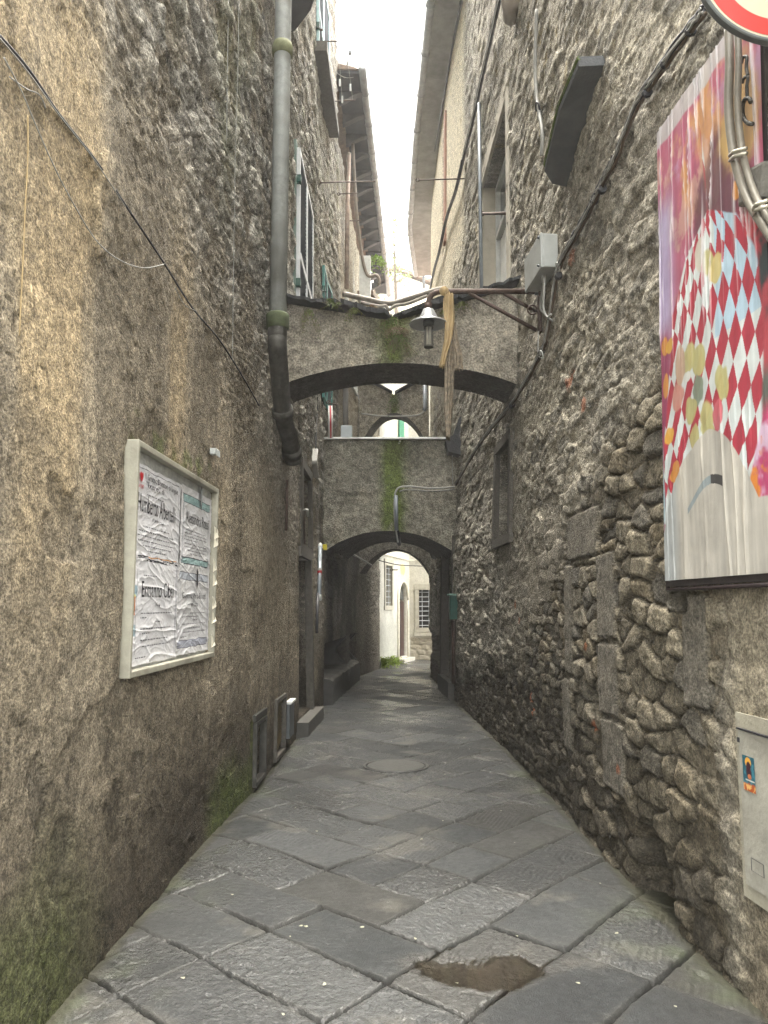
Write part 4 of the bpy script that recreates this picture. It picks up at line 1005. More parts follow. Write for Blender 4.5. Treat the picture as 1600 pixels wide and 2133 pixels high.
simple_pipe('drainpipe', [hit('L', 598, 1000, .05), hit('L', 597, 1055, .05), hit('L', 596, 1105, .05)], .016, M_IRON, 'short rusty pipe below the iron bend of the big downpipe', 'pipe')
simple_pipe('drainpipe', [at(899, 1132, 16.35), at(900, 1152, 16.35), at(905, 1160, 16.35), at(918, 1161, 16.35)], .05, M_CAST, 'black elbow pipe hanging under the walled arch on the right', 'pipe', spl=5)
q = [(.02 + at(712, 612, 15.15).x, 15.15, at(712, 612, 15.15).z)] + [at(u, v, 15.15) for u, v in ((760, 622), (810, 632), (850, 622), (900, 607), (930, 600))]
simple_pipe('gutter_pipe', q, .055, mat('weathered_brown_pipe', (.20, .18, .155), .6, .2, var=.3), 'long sagging brown pipe laid along the top of the gutter arch', 'pipe', spl=6)
q = [at(u, v, 15.1) for u, v in ((752, 630), (790, 638), (803, 637), (811, 645), (823, 637), (850, 632), (890, 616))]
simple_pipe('gutter_pipe', q, .035, mat('weathered_brown_pipe2', (.24, .22, .19), .6, .2, var=.3), 'thin lower pipe forming a knotted V on the gutter arch', 'pipe', spl=6)
# grey conduits on the left by the walled arch
def conduit():
    root = thing('conduit_pipe', hit('L', 666, 1240, .06), 'vertical grey conduit with white ends and red band by the walled arch', 'conduit')
    b = MB(); b.tube([hit('L', 667, 1140, .06), hit('L', 665, 1243, .06)], .032, 10); b.build('pipe', M_GALV, root, True)
    b = MB(); b.lathe([(.0, .05), (.035, .03), (.04, -.04)], hit('L', 667, 1137, .06), seg=12); b.build('cap', M_WHITEP, root, True)
    b = MB(); b.lathe([(.034, .05), (.04, .03), (.04, -.04), (.0, -.05)], hit('L', 665, 1245, .06), seg=12); b.build('cap', M_WHITEP, root, True)
    p = hit('L', 666, 1193, .06); b = MB(); b.lathe([(.036, -.035), (.036, .035)], p, seg=12); b.build('band', mat('red_band', (.45, .03, .04), .5), root)
    p = hit('L', 666, 1187, .06); b = MB(); b.lathe([(.0355, -.03), (.0355, .03)], p, seg=12); b.build('band', M_WHITEP, root)
conduit()
b = MB(); b.tube([hit('L', 662, 1236, .05), hit('L', 660, 1318, .05)], .022, 8); b.build('black_conduit', M_CABLE, None, True, label='black conduit dropping below the grey one on the left wall', cat='conduit')
b = MB(); b.box(at(676, 1140, 13.4), (.045, .03, .05), bev=.01); b.build('lamp_cap', mat('yellow_plastic', (.65, .55, .02), .4, bump=0), None, label='small bright yellow plastic cap under the walled arch corner', cat='cap')

# ================================================================== CABLES
def cable(pts, r, m, label, cat='cable', spl=6, seg=6, name='wall_cable'):
    b = MB(); b.tube(splinep(pts, spl), r, seg); return b.build(name, m, None, True, label=label, cat=cat)
H_ = hit
cable([H_('L', u, v, .02) for u, v in ((0, 75), (60, 145), (125, 240), (200, 335), (260, 425), (340, 545), (400, 640), (455, 705), (500, 775), (540, 845))], .006, M_CABLE, 'long dark cable running diagonally down the whole left wall')
cable([H_('L', u, v, .035) for u, v in ((0, 80), (60, 152), (122, 238), (200, 338), (262, 432))], .0028, M_GCABLE, 'white wire clipped along the upper diagonal cable')
cable([H_('L', u, v, .05) for u, v in ((8, 120), (45, 190), (70, 250), (105, 330), (145, 410), (200, 500), (250, 542), (300, 558), (342, 550))], .0028, M_GCABLE, 'white wire hanging in a loose curve that meets the diagonal cable')
cable([H_('L', u, v, .03) for u, v in ((20, 160), (55, 185), (82, 197), (95, 225))], .0028, M_GCABLE, 'short white wire link near the top left corner')
cable([H_('L', u, v, .02) for u, v in ((58, 240), (58, 330), (52, 440), (47, 560), (40, 700))], .003, mat('ochre_wire', (.32, .24, .12), .6, bump=0), 'thin ochre wire hanging straight down at far left')
cable([H_('L', u, v, .03) for u, v in ((498, 0), (495, 160), (490, 330), (487, 520), (484, 752))], .0028, M_GCABLE, 'long thin pale wire hanging left of the big downpipe')
cable([H_('L', u, v, .03) for u, v in ((476, 0), (474, 130), (472, 300))], .0035, M_GCABLE, 'short thin wire beside the long pale one')
cable([H_('L', u, v, .03) for u, v in ((365, 600), (385, 635), (410, 648))], .0028, M_GCABLE, 'small white wire loop on the left wall above the notice board')
# coiled wires by the low window
b = MB()
for k in range(5):
    du = k * 2.2 - 4; b.tube(splinep([H_('L', 657 + du, 935, .05), H_('L', 655 + du, 965, .09), H_('L', 659 + du, 995, .06)], 5), .008, 5)
b.build('wire_coil', M_GCABLE, None, True, label='bundle of grey wires coiled above the low dark window on the left', cat='wires')
cable([H_('L', 660, 800, .04), H_('L', 661, 850, .03), H_('L', 659, 900, .04), H_('L', 657, 938, .04)], .008, M_CABLE, 'dark cable feeding the coiled wires on the left')
b = MB()
for k in range(3): b.tube(splinep([H_('L', 632 + k * 3, 1063, .06), H_('L', 638 + k * 2, 1062, .12), H_('L', 641 + k * 1.5, 1075, .08)], 5), .012, 5)
b.build('wire_coil', M_WCABLE, None, True, label='small white wire loops hooked on the low window bars', cat='wires')

# thick cable bundle down the right wall
def bundle():
    root = thing('cable_bundle', hit('R', 1160, 560, .06), 'thick strapped bundle of cables slanting down the right wall past the white box', 'cable')
    path = [(1470, 20), (1455, 40), (1380, 140), (1330, 215), (1285, 325), (1260, 372), (1235, 425), (1200, 490), (1165, 560), (1150, 640), (1140, 700), (1128, 735), (1090, 805), (1060, 850), (1010, 910), (975, 965), (950, 1010)]
    pts = [hit('R', u, v, .055) for u, v in path]
    for nm, m, r, off in (('black_cable', M_CABLE, .013, (0, 0, 0)), ('black_cable', M_CABLE, .011, (-.012, 0, .018)), ('grey_cable', M_GCABLE, .007, (-.018, 0, -.012)), ('white_cable', M_WCABLE, .005, (-.02, 0, .006)), ('brown_cable', mat('brown_cable', (.10, .075, .055), .6, bump=0), .011, (.0, 0, -.02))):
        b = MB(); b.tube([p + Vector(off) + Vector((random.uniform(-.004, .004), 0, random.uniform(-.006, .006))) for p in splinep(pts, 6)], r, 7); b.build(nm, m, root, True)
    for (u, v) in ((1440, 62), (1388, 130), (1350, 190), (1256, 392), (1240, 415), (1200, 485), (1165, 572), (1130, 730), (1068, 842), (1002, 922)):
        p = hit('R', u, v, .055); p2 = hit('R', u - 3, v + 5, .055); b = MB(); b.tube([p, p2], .03, 8); b.build('strap', M_CABLE, root)
bundle()
def ring(c, r, t, m, label, n=14, cat='hook', frm=0.0, to=1.8 * math.pi):
    b = MB(); c = Vector(c); b.tube([c + Vector((0, math.cos(a) * r, math.sin(a) * r)) * 1 + Vector((-.3 * r * math.sin(a), 0, 0)) for a in np.linspace(frm, to, n)], t, 6)
    return b.build('cable_hook', m, None, True, label=label, cat=cat)
ring(H_('R', 1278, 336, .05), .035, .006, M_IRON, 'rusty ring hook holding the cable bundle below the slate ledge')
ring(H_('R', 1162, 556, .07), .035, .007, M_WHITEP, 'white pigtail hook just right of the white junction box')
ring(H_('R', 1128, 738, .07), .035, .007, M_WHITEP, 'white pigtail hook below the lamp bracket')
cable([at(u, v, 13.58) for u, v in ((948, 1014), (900, 1017), (850, 1013), (828, 1018), (822, 1040), (822, 1080), (825, 1105), (829, 1130))], .016, M_WCABLE, 'white cable crossing the walled arch and bending down its middle')
cable([at(u, v, 13.57) for u, v in ((948, 1019), (900, 1023), (850, 1020), (832, 1024))], .012, M_GCABLE, 'grey cable strapped below the white one on the walled arch')
b = MB(); b.tube([at(825, 1032, 13.56), at(826, 1105, 13.56)], .035, 10); b.build('conduit_pipe', M_GALV, None, True, label='short vertical conduit in the middle of the walled arch', cat='conduit')
b = MB(); b.tube([at(827, 1106, 13.6), at(832, 1133, 14.4)], .04, 8); b.build('black_conduit', M_CABLE, None, True, label='black conduit tucked under the crown of the walled arch', cat='conduit')
cable([at(u, v, 13.6) for u, v in ((942, 925), (942.5, 970), (943, 1010))], .008, M_WCABLE, 'thin white wire running down the right edge of the walled arch')
cable([at(u, v, 17.9) for u, v in ((752, 861), (790, 866), (835, 867), (872, 864), (886, 853))], .018, M_WCABLE, 'white cable sagging across the far upper arch')
cable([at(u, v, 17.0) for u, v in ((725, 1150), (745, 1160), (757, 1167), (775, 1178))], .02, M_WCABLE, 'pale cable sloping under the far low arch on the left')
cable([at(u, v, 20.3) for u, v in ((778, 1164), (800, 1170), (826, 1176), (850, 1178), (900, 1180))], .012, M_CABLE, 'dark cable sagging across the front of the pale house')
# black cable run high on the right
cable([H_('R', u, v, .09) for u, v in ((1040, 0), (1020, 90), (1000, 180), (985, 250), (965, 330), (950, 395), (930, 455), (915, 525), (905, 560), (896, 602))], .032, M_CABLE, 'very thick black cable sweeping down the upper right wall', seg=8)
cable([H_('R', u, v, .13) for u, v in ((1038, 0), (1018, 90), (998, 180), (983, 250), (962, 332))], .007, M_WCABLE, 'white wire twisted round the thick black cable')
cable([H_('R', u, v, .07) for u, v in ((960, 0), (940, 110), (925, 200), (910, 290), (899, 345))], .02, M_CABLE, 'black cable near the right eaves high up')
cable([H_('R', u, v, .05) for u, v in ((1118, 20), (1115, 130), (1118, 200), (1122, 225), (1130, 280), (1128, 325))], .018, M_GCABLE, 'grey conduit wire left of the slate ledge')
ring(H_('R', 1120, 225, .06), .05, .01, M_CABLE, 'black loop of wire left of the slate ledge', cat='wire loop')
# wires below the junction box
cable([H_('R', u, v, .09) for u, v in ((1134, 560), (1134, 600), (1132, 640), (1140, 660), (1148, 655))], .010, M_WCABLE, 'white cable dropping from the junction box')
cable([H_('R', u, v, .07) for u, v in ((1128, 560), (1130, 600), (1126, 640), (1135, 655), (1150, 668))], .012, M_GCABLE, 'grey cable dropping from the junction box')
cable([H_('R', u, v, .06) for u, v in ((1122, 690), (1121, 735), (1126, 745))], .007, M_WCABLE, 'short white wire under the lamp bracket plate')

# ================================================================== JUNCTION BOX
def jbox():
    root = thing('junction_box', wR(6.6, 4.75), 'large grey-white electrical junction box high on the right wall above the lamp', 'electrical box')
    y0, y1 = 6.42, 6.98; zb, zt = 4.55, 4.86
    b = MB(); mid = wR(6.7, 4.7, .09)
    rot = Matrix.Rotation(R(4), 3, 'Z')
    b.box(wR(6.7, 4.71, .09), (.07, .28, .155), rot, bev=.012); b.build('box_body', M_PLASTIC, root)
    b = MB(); b.box(wR(6.7, 4.71, .165), (.012, .285, .16), rot, bev=.008); b.build('lid', M_PLASTIC, root)
    for (y, z) in ((6.45, 4.84), (6.95, 4.84), (6.45, 4.58), (6.95, 4.58)):
        b = MB(); b.lathe([(0, .008), (.012, .006), (.014, -.01)], wR(y, z, .178), (-1, 0, 0), 10); b.build('screw', M_STEEL, root)
    b = MB(); b.tube([wR(6.6, 4.56, .09), wR(6.6, 4.48, .09)], .02, 8); b.build('cable_gland', M_GCABLE, root)
jbox()
# ================================================================== STREET LAMP
def lamp():
    Y = 7.0
    root = thing('wall_lamp', at(1122, 650, Y), 'old street lamp with conical metal shade hanging from a rusty bracket before the near arch', 'street lamp')
    A = lambda u, v, y=Y: at(u, v, y)
    b = MB(); q = [A(1118, 607), A(1000, 607), A(925, 607), A(910, 609), A(899, 615), A(893, 628), A(892.5, 642)]
    q = [q[0], q[1]] + splinep(q[2:], 6); b.tube(q, .026, 12); b.build('bracket_arm', M_IRON, root, True)
    for (u0, v0, u1, v1, y1) in ((978, 611, 1118, 688, Y), (1050, 611, 1118, 650, Y + .12)):
        b = MB(); b.tube([A(u0, v0), A(u1, v1, y1)], .019, 8); b.build('brace', M_IRON, root, True)
    b = MB(); p = A(1124, 645); b.box(p, (.012, .05, .23), bev=.004); b.build('wall_plate', M_IRON, root)
    b = MB(); b.tube([A(1114, 607), A(1123, 607)], .036, 12); b.build('clamp', M_STEEL, root)
    b = MB(); b.tube([A(1120, 645) + Vector((math.cos(a) * .045 - .05, 0, math.sin(a) * .045)) for a in np.linspace(0, 5.6, 12)], .008, 6); b.build('scroll', M_IRON, root)
    c = A(892.5, 660); c.z = A(892.5, 668).z
    zt = A(893, 645).z
    b = MB(); b.tube([(c.x, Y, A(893, 632).z), (c.x, Y, zt)], .034, 14); b.build('neck', M_IRON, root, True)
    zr = A(893, 668).z
    M_SH = mat('aluminium_shade', (.52, .54, .56), .38, .75, var=.12, vscale=20, bump=.05)
    b = MB(); b.lathe([(.03, zt - zr + .01), (.05, zt - zr), (.088, .03), (.095, .012), (.172, -.022), (.180, -.034), (.178, -.040), (.168, -.030), (.092, .000), (.07, .0)], (c.x, Y, zr), seg=40)
    b.build('shade', M_SH, root, True)
    b = MB(); b.lathe([(.0, .0), (.052, .0), (.052, -.045), (.0, -.045)], (c.x, Y, zr), seg=20); b.build('lamp_holder', M_STEEL, root, True)
    z0 = A(893, 682).z; z1 = A(893, 722).z
    gl, t_, b_ = new_mat('lamp_glass'); b_.inputs['Base Color'].default_value = (.75, .72, .62, 1); b_.inputs['Roughness'].default_value = .25; b_.inputs['Transmission Weight'].default_value = .6
    b = MB(); b.lathe([(0, z0 - zr), (.030, z0 - zr), (.030, z1 - zr + .01), (0, z1 - zr)], (c.x, Y, zr), seg=16); b.build('bulb_tube', gl, root, True)
    b = MB()
    for k in range(8):
        a = k / 8 * 2 * math.pi; b.tube([(c.x + .041 * math.cos(a), Y + .041 * math.sin(a), z0), (c.x + .041 * math.cos(a), Y + .041 * math.sin(a), z1)], .0042, 5)
    b.lathe([(.036, .004), (.046, .004), (.046, -.006), (.036, -.006)], (c.x, Y, z0), seg=20, closed=True); b.lathe([(0, .006), (.046, .006), (.046, -.008), (0, -.008)], (c.x, Y, z1), seg=20)
    b.build('guard_cage', M_CAST, root)
lamp()
# faded cloth hanging over the lamp arm
def cloth(name, pts, widths, m, label, fold=3, amp=.012, y=6.93, parent=None, cat='cloth'):
    n = 60; k = 24; P = np.zeros((n, k, 3))
    C = [at(u, v, y) for u, v in pts]; C = splinep(C, max(2, n // (len(C) - 1)))
    idx = np.linspace(0, len(C) - 1, n); wd = np.interp(np.linspace(0, 1, n), np.linspace(0, 1, len(widths)), widths)
    for i in range(n):
        p = C[int(idx[i])]
        for j in range(k):
            s = j / (k - 1) - .5
            a = s * math.pi * 2 * fold + .7 * math.sin(i * .12)
            P[i, j] = (p.x + s * wd[i] + amp * .3 * math.sin(a * 1.7 + 1), p.y + amp * math.sin(a) * (1 + .3 * math.sin(i * .2)), p.z + .006 * math.sin(j * 1.1 + i * .1) - (.03 * math.sin(j * 2.2) if i == n - 1 else 0))
    o = grid_obj(name, P, m, None, parent)
    md = o.modifiers.new('thick', 'SOLIDIFY'); md.thickness = .004
    return tag(o, label, cat) if not parent else o
M_TAN = mat('faded_tan_cloth', (.40, .30, .16), .9, var=.25, vscale=8, bump=.3, bscale=120)
M_DIRTY = mat('mildewed_cloth', (.24, .20, .15), .95, var=.6, vscale=28, bump=.6, bscale=80)
root = thing('hanging_banner', at(935, 612, 6.95), 'torn tan and mildewed cloth banner knotted over the lamp arm', 'banner')
cloth('tan_strip', [(936, 612), (937, 660), (934, 700), (926, 735), (921, 762)], [.075, .085, .08, .055, .05], M_TAN, '', 2, .016, 6.93, root)
cloth('tan_strip', [(932, 609), (930, 640), (933, 690), (935, 720)], [.05, .06, .04, .02], M_TAN, '', 2, .012, 6.97, root)
cloth('mildewed_strip', [(940, 680), (939, 720), (937, 780), (935, 850), (934, 912)], [.03, .065, .09, .075, .03], M_DIRTY, '', 3, .024, 7.02, root)
cloth('mildewed_flap', [(946, 672), (950, 710), (954, 740), (956, 768)], [.02, .05, .08, .085], M_DIRTY, '', 2, .014, 6.98, root)
b = MB(); b.tube([at(925, 606, Y_) for Y_ in (6.93, 7.07)], .045, 10); b.build('knot', M_TAN, root, True)

# ================================================================== NOTICE BOARD
def notice_board():
    ya, yb = 3.90, 5.62; za, zb = 1.24, 2.46
    root = thing('notice_board', wL((ya + yb) / 2, za), 'white framed notice board of wrinkled death notices on the left wall', 'notice board')
    p0, p1 = Vector((-1.302, ya, 0)), Vector((-1.254, yb, 0)); ex_ = (p1 - p0).normalized(); Lw = (p1 - p0).length
    nrm = Vector((ex_.y, -ex_.x, 0))          # points into the alley
    def Q(s, z, o=0): return Vector((p0.x, p0.y, z)) + ex_ * s + nrm * o
    M_FR = mat('cream_metal_frame', (.33, .32, .26), .5, var=.15, vscale=12, bump=.15, dirt=.45)
    def bar(s0, s1, z0, z1, o0, o1, nm, m, par):
        b = MB(); c = (Q(s0, z0, o0) + Q(s1, z1, o1)) / 2
        rot = Matrix(((nrm.x, ex_.x, 0), (nrm.y, ex_.y, 0), (0, 0, 1)))
        b.box(c, ((o1 - o0) / 2, (s1 - s0) / 2, (z1 - z0) / 2), rot, bev=.006); return b.build(nm, m, par)
    f = .034
    bar(-.0, f * .8, za, zb, -.05, .035, 'frame_side', M_FR, root); bar(Lw - f, Lw, za, zb, -.05, .035, 'frame_side', M_FR, root)
    bar(f * .8, Lw - f, zb - f, zb, -.05, .034, 'frame_top', M_FR, root); bar(f * .8, Lw - f, za, za + f, -.05, .034, 'frame_bottom', M_FR, root)
    bar(.02, Lw - .02, za + .02, zb - .02, -.045, -.012, 'back_panel', mat('glue_stained_panel', (.36, .37, .35), .7, var=.3, vscale=10, bump=.4), root)
    ink = mat('black_ink', (.012, .012, .018), .5, var=0.1, bump=0)
    NZ, NS = 150, 170
    def paper(s0, s1, z0, z1, seed, bands):
        s = np.linspace(s0, s1, NS); z = np.linspace(z0, z1, NZ); Sg, Z = np.meshgrid(s, z, indexing='ij')
        def wr(Sg, Z):
            q = fbm(Sg * 5 + seed, Z * 16, 4, 3 + seed)
            rid = 1 - np.abs(fbm(Sg * 3.5 + seed, Z * 11 + .9 * np.sin(Sg * 6 + seed), 3, 9 + seed)) * 2.2
            big = 1 - np.abs(fbm(Sg * 1.4 + seed * 3, Z * 7.5 + Sg * .8, 2, 19 + seed)) * 3.4
            f2 = 1 - np.abs(fbm(Sg * 7 + seed, Z * 26 + 1.2 * np.sin(Sg * 9), 3, 49 + seed)) * 2.4
            return .002 * q + .0036 * np.clip(rid, 0, 1) ** 4 + .004 * np.clip(big, 0, 1) ** 8 + .0014 * np.clip(f2, 0, 1) ** 3
        O = wr(Sg, Z)
        X = p0.x + ex_.x * Sg + nrm.x * (O - .006); Y = p0.y + ex_.y * Sg + nrm.y * (O - .006)
        rag = .006 * fbm(Sg * 12, Sg * 3, 3, seed)
        c = np.zeros(Sg.shape + (3,)) + np.array([.66, .66, .68]); c = mixc(c, (.56, .56, .55), sst(-.2, .5, fbm(Sg * 2, Z * 3, 3, 29 + seed)) * .5)
        for (a0, a1, b0, b1, col) in bands:      # fractions of the sheet
            m = ((Sg - s0) / (s1 - s0) > a0) & ((Sg - s0) / (s1 - s0) < a1) & ((Z - z0) / (z1 - z0) > b0) & ((Z - z0) / (z1 - z0) < b1)
            c = np.where(m[..., None], np.array(col), c)
        o = grid_obj('notice_sheet', np.stack([X, Y, Z + rag], -1), M_PAPER, c, root)
        def write(txt, fs, fz, wdt, hgt, m=ink, nm='lettering'):
            vs, fcs = text_mesh(txt, 1.0, 0)
            mx = max(v.x for v in vs); mn = min(v.x for v in vs); hy = max(v.y for v in vs)
            lw = min(v.y for v in vs)
            out = []
            for v in vs:
                sx = s0 + (s1 - s0) * fs + (v.x - mn) / (mx - mn) * wdt * (s1 - s0); zz = z0 + (z1 - z0) * fz + v.y * hgt
                oo = float(wr(np.array(sx), np.array(zz))) - .006 + .0045
                out.append(Q(sx, zz, oo))
            b = MB(); b.add(out, fcs); return b.build(nm, m, o)
        def lines(rows):
            """unreadable small print: rows of short dark dashes"""
            rnd = random.Random(seed)
            for (fz, a, e) in rows:
                b = MB(); x = a
                while x < e:
                    wd = rnd.uniform(.012, .05); x2 = min(e, x + wd)
                    sa, sb = s0 + (s1 - s0) * x, s0 + (s1 - s0) * x2; zc = z0 + (z1 - z0) * fz
                    n = 3; ps = []
                    for (zz, ss) in [(zc, sa + (sb - sa) * k / n) for k in range(n + 1)] + [(zc + .0055, sb - (sb - sa) * k / n) for k in range(n + 1)]:
                        ps.append(Q(ss, zz, float(wr(np.array(ss), np.array(zz))) - .002))
                    b.add(ps, [tuple(range(len(ps)))]); x = x2 + .012
                b.build('small_print', mat('faded_ink', (.10, .10, .12), .6, bump=0), o)
        return o, write, lines
    INKC = (.02, .02, .03); AQ = (.30, .44, .44); OR = (.55, .28, .10)
    mid = Lw * .52; zm = (za + zb) / 2 - .02
    # top left
    o, w1, l1 = paper(.05, mid - .01, zm + .01, zb - .10, 1, [(.03, .97, .955, .962, INKC), (.03, .97, .968, .973, OR), (.02, .97, .030, .042, INKC), (.02, .97, .052, .066, OR), (.03, .04, .03, .96, (.45, .35, .38)), (.962, .968, .03, .96, (.3, .3, .36))])
    w1('Il Gruppo Donatori di Sangue', .20, .86, .72, .048); w1('"Fratres" di', .22, .78, .38, .045)
    w1('Humberto Albertelli', .08, .51, .80, .14); w1('(Umberto)', .38, .44, .22, .03)
    w1('FRATRES', .06, .745, .11, .03, mat('red_ink', (.55, .03, .04), .5, bump=0))
    b = MB(); hp = []
    for k in range(24):
        t = k / 24 * 2 * math.pi; hx = 16 * math.sin(t) ** 3 / 17; hy = (13 * math.cos(t) - 5 * math.cos(2 * t) - 2 * math.cos(3 * t) - math.cos(4 * t)) / 17
        hp.append(Q(.05 + (mid - .06) * .115 + hx * .028, zm + .01 + (zb - .11 - zm) * .86 + hy * .038, .006))
    b.add(hp, [tuple(range(24))]); b.build('red_heart_emblem', mat('red_ink', (.55, .03, .04), .5, bump=0), o)
    l1([(.70, .25, .6), (.36, .2, .75), (.31, .12, .85), (.26, .1, .9), (.21, .1, .88), (.16, .2, .8), (.11, .3, .7)])
    o, w1, l1 = paper(mid + .005, Lw - .06, zm + .02, zb - .09, 2, [(.06, .93, .90, .91, INKC), (.06, .93, .81, .90, AQ), (.06, .93, .80, .81, INKC), (.06, .93, .04, .05, INKC), (.06, .93, .05, .12, AQ), (.06, .93, .12, .128, INKC), (.0, .012, .0, .93, INKC), (.075, .085, .05, .9, (.25, .28, .32)), (.10, .105, .05, .8, (.3, .3, .36)), (.90, .91, .05, .9, (.25, .28, .32))])
    w1('Alessandra Rossi', .14, .56, .74, .11)
    l1([(.46, .15, .8), (.42, .12, .85), (.38, .14, .85), (.34, .12, .5), (.29, .15, .86), (.25, .13, .86), (.21, .2, .8), (.17, .3, .7)])
    b = MB(); b.add([Q(mid + (Lw - .06 - mid) * .56 + dx, zm + (zb - zm) * .80 + dz, .012) for dx, dz in ((-.022, .06), (0, .09), (.022, .06), (.022, -.04), (0, -.085), (-.022, -.04))], [(0, 1, 2, 3, 4, 5)]); b.build('emblem', ink, o)
    b = MB(); b.add([Q(mid + (Lw - .06 - mid) * .56 + dx, zm + (zb - zm) * .80 + dz, .0135) for dx, dz in ((-.012, .05), (0, .072), (.012, .05), (.012, -.035), (0, -.06), (-.012, -.035))], [(0, 1, 2, 3, 4, 5)]); b.build('emblem', mat('pale_emblem', (.45, .5, .52), .5, bump=0), o)
    o, w1, l1 = paper(.045, mid - .005, za + .05, zm + .06, 3, [(.13, .99, .955, .972, INKC), (.13, .99, .925, .942, INKC), (.16, .93, .86, .864, INKC), (.03, .15, .60, .70, (.34, .48, .55)), (.02, .15, .26, .36, (.34, .45, .50)), (.06, .12, .44, .60, (.50, .20, .08)), (.075, .095, .46, .56, (.75, .45, .25)), (.06, .12, .60, .62, (.55, .55, .15)), (.14, .145, .1, .85, (.2, .2, .25)), (.955, .965, .05, .9, (.25, .25, .3)), (.98, .988, .05, .93, (.25, .25, .3)), (.07, .095, .385, .42, (.5, .12, .05))])
    w1('Ermanno Cibei', .22, .60, .66, .125); w1('(Ciupi)', .50, .52, .12, .03)
    l1([(.79, .25, .5), (.45, .22, .85), (.41, .22, .34), (.37, .50, .6), (.31, .22, .85), (.27, .2, .42), (.21, .22, .78), (.155, .26, .8), (.06, .15, .34)])
    o, w1, l1 = paper(mid + .0, Lw - .055, za + .055, zm + .04, 4, [(.04, .93, .90, .91, INKC), (.10, .93, .82, .828, INKC), (.02, .93, .07, .08, INKC), (.06, .93, .15, .158, INKC), (.02, .93, .08, .15, (.40, .42, .50)), (.04, .93, .828, .90, (.42, .45, .50)), (.03, .038, .08, .9, (.2, .2, .26)), (.08, .087, .15, .82, (.3, .3, .36)), (.90, .907, .15, .82, (.3, .3, .36)), (.94, .947, .1, .9, (.2, .2, .26))])
    w1('Giovanna Maria Bonotti', .12, .62, .74, .055); w1('di Lazzi', .38, .53, .22, .05)
    l1([(.45, .15, .85), (.41, .12, .6), (.37, .45, .6), (.33, .12, .86), (.28, .3, .7), (.24, .15, .85), (.19, .1, .28)])
    b = MB(); b.add([Q(mid + (Lw - .06 - mid) * .50 + dx, zm - .04 + dz, .012) for dx, dz in ((-.02, .04), (0, .07), (.02, .04), (.02, -.04), (0, -.085), (-.02, -.04))], [(0, 1, 2, 3, 4, 5)]); b.build('emblem', ink, o)
    # torn paper scraps on the right frame
    b = MB()
    for k in range(7):
        z = za + .1 + k * .13 + random.uniform(-.04, .04); b.add([Q(Lw - .06, z, .02), Q(Lw - .03, z + .02, .036 + random.uniform(0, .012)), Q(Lw - .02, z + random.uniform(.04, .09), .037), Q(Lw - .05, z + .10, .018)], [(0, 1, 2, 3)])
    b.build('paper_scraps', M_PAPER2, root)
M_PAPER = print_mat('wrinkled_paper', .85)
M_PAPER2 = mat('torn_paper', (.55, .52, .42), .8, var=.3, bump=.3)
notice_board()
# small cream clip on the wall
def clip():
    p = hit('L', 445, 941, .03)
    root = thing('cable_clip', p, 'small cream plastic cable clip on the left wall right of the notice board', 'clip')
    b = MB(); b.box(p, (.02, .035, .022), bev=.006); b.build('base', M_PLASTIC, root)
    b = MB()
    for k in range(4): q = p + Vector((.02, -.03 + k * .028, .012)); b.tube([q, q + Vector((.012, 0, .0)), q + Vector((.012, .0, -.045))], .004, 5)
    b.build('prongs', M_PLASTIC, root)
clip()
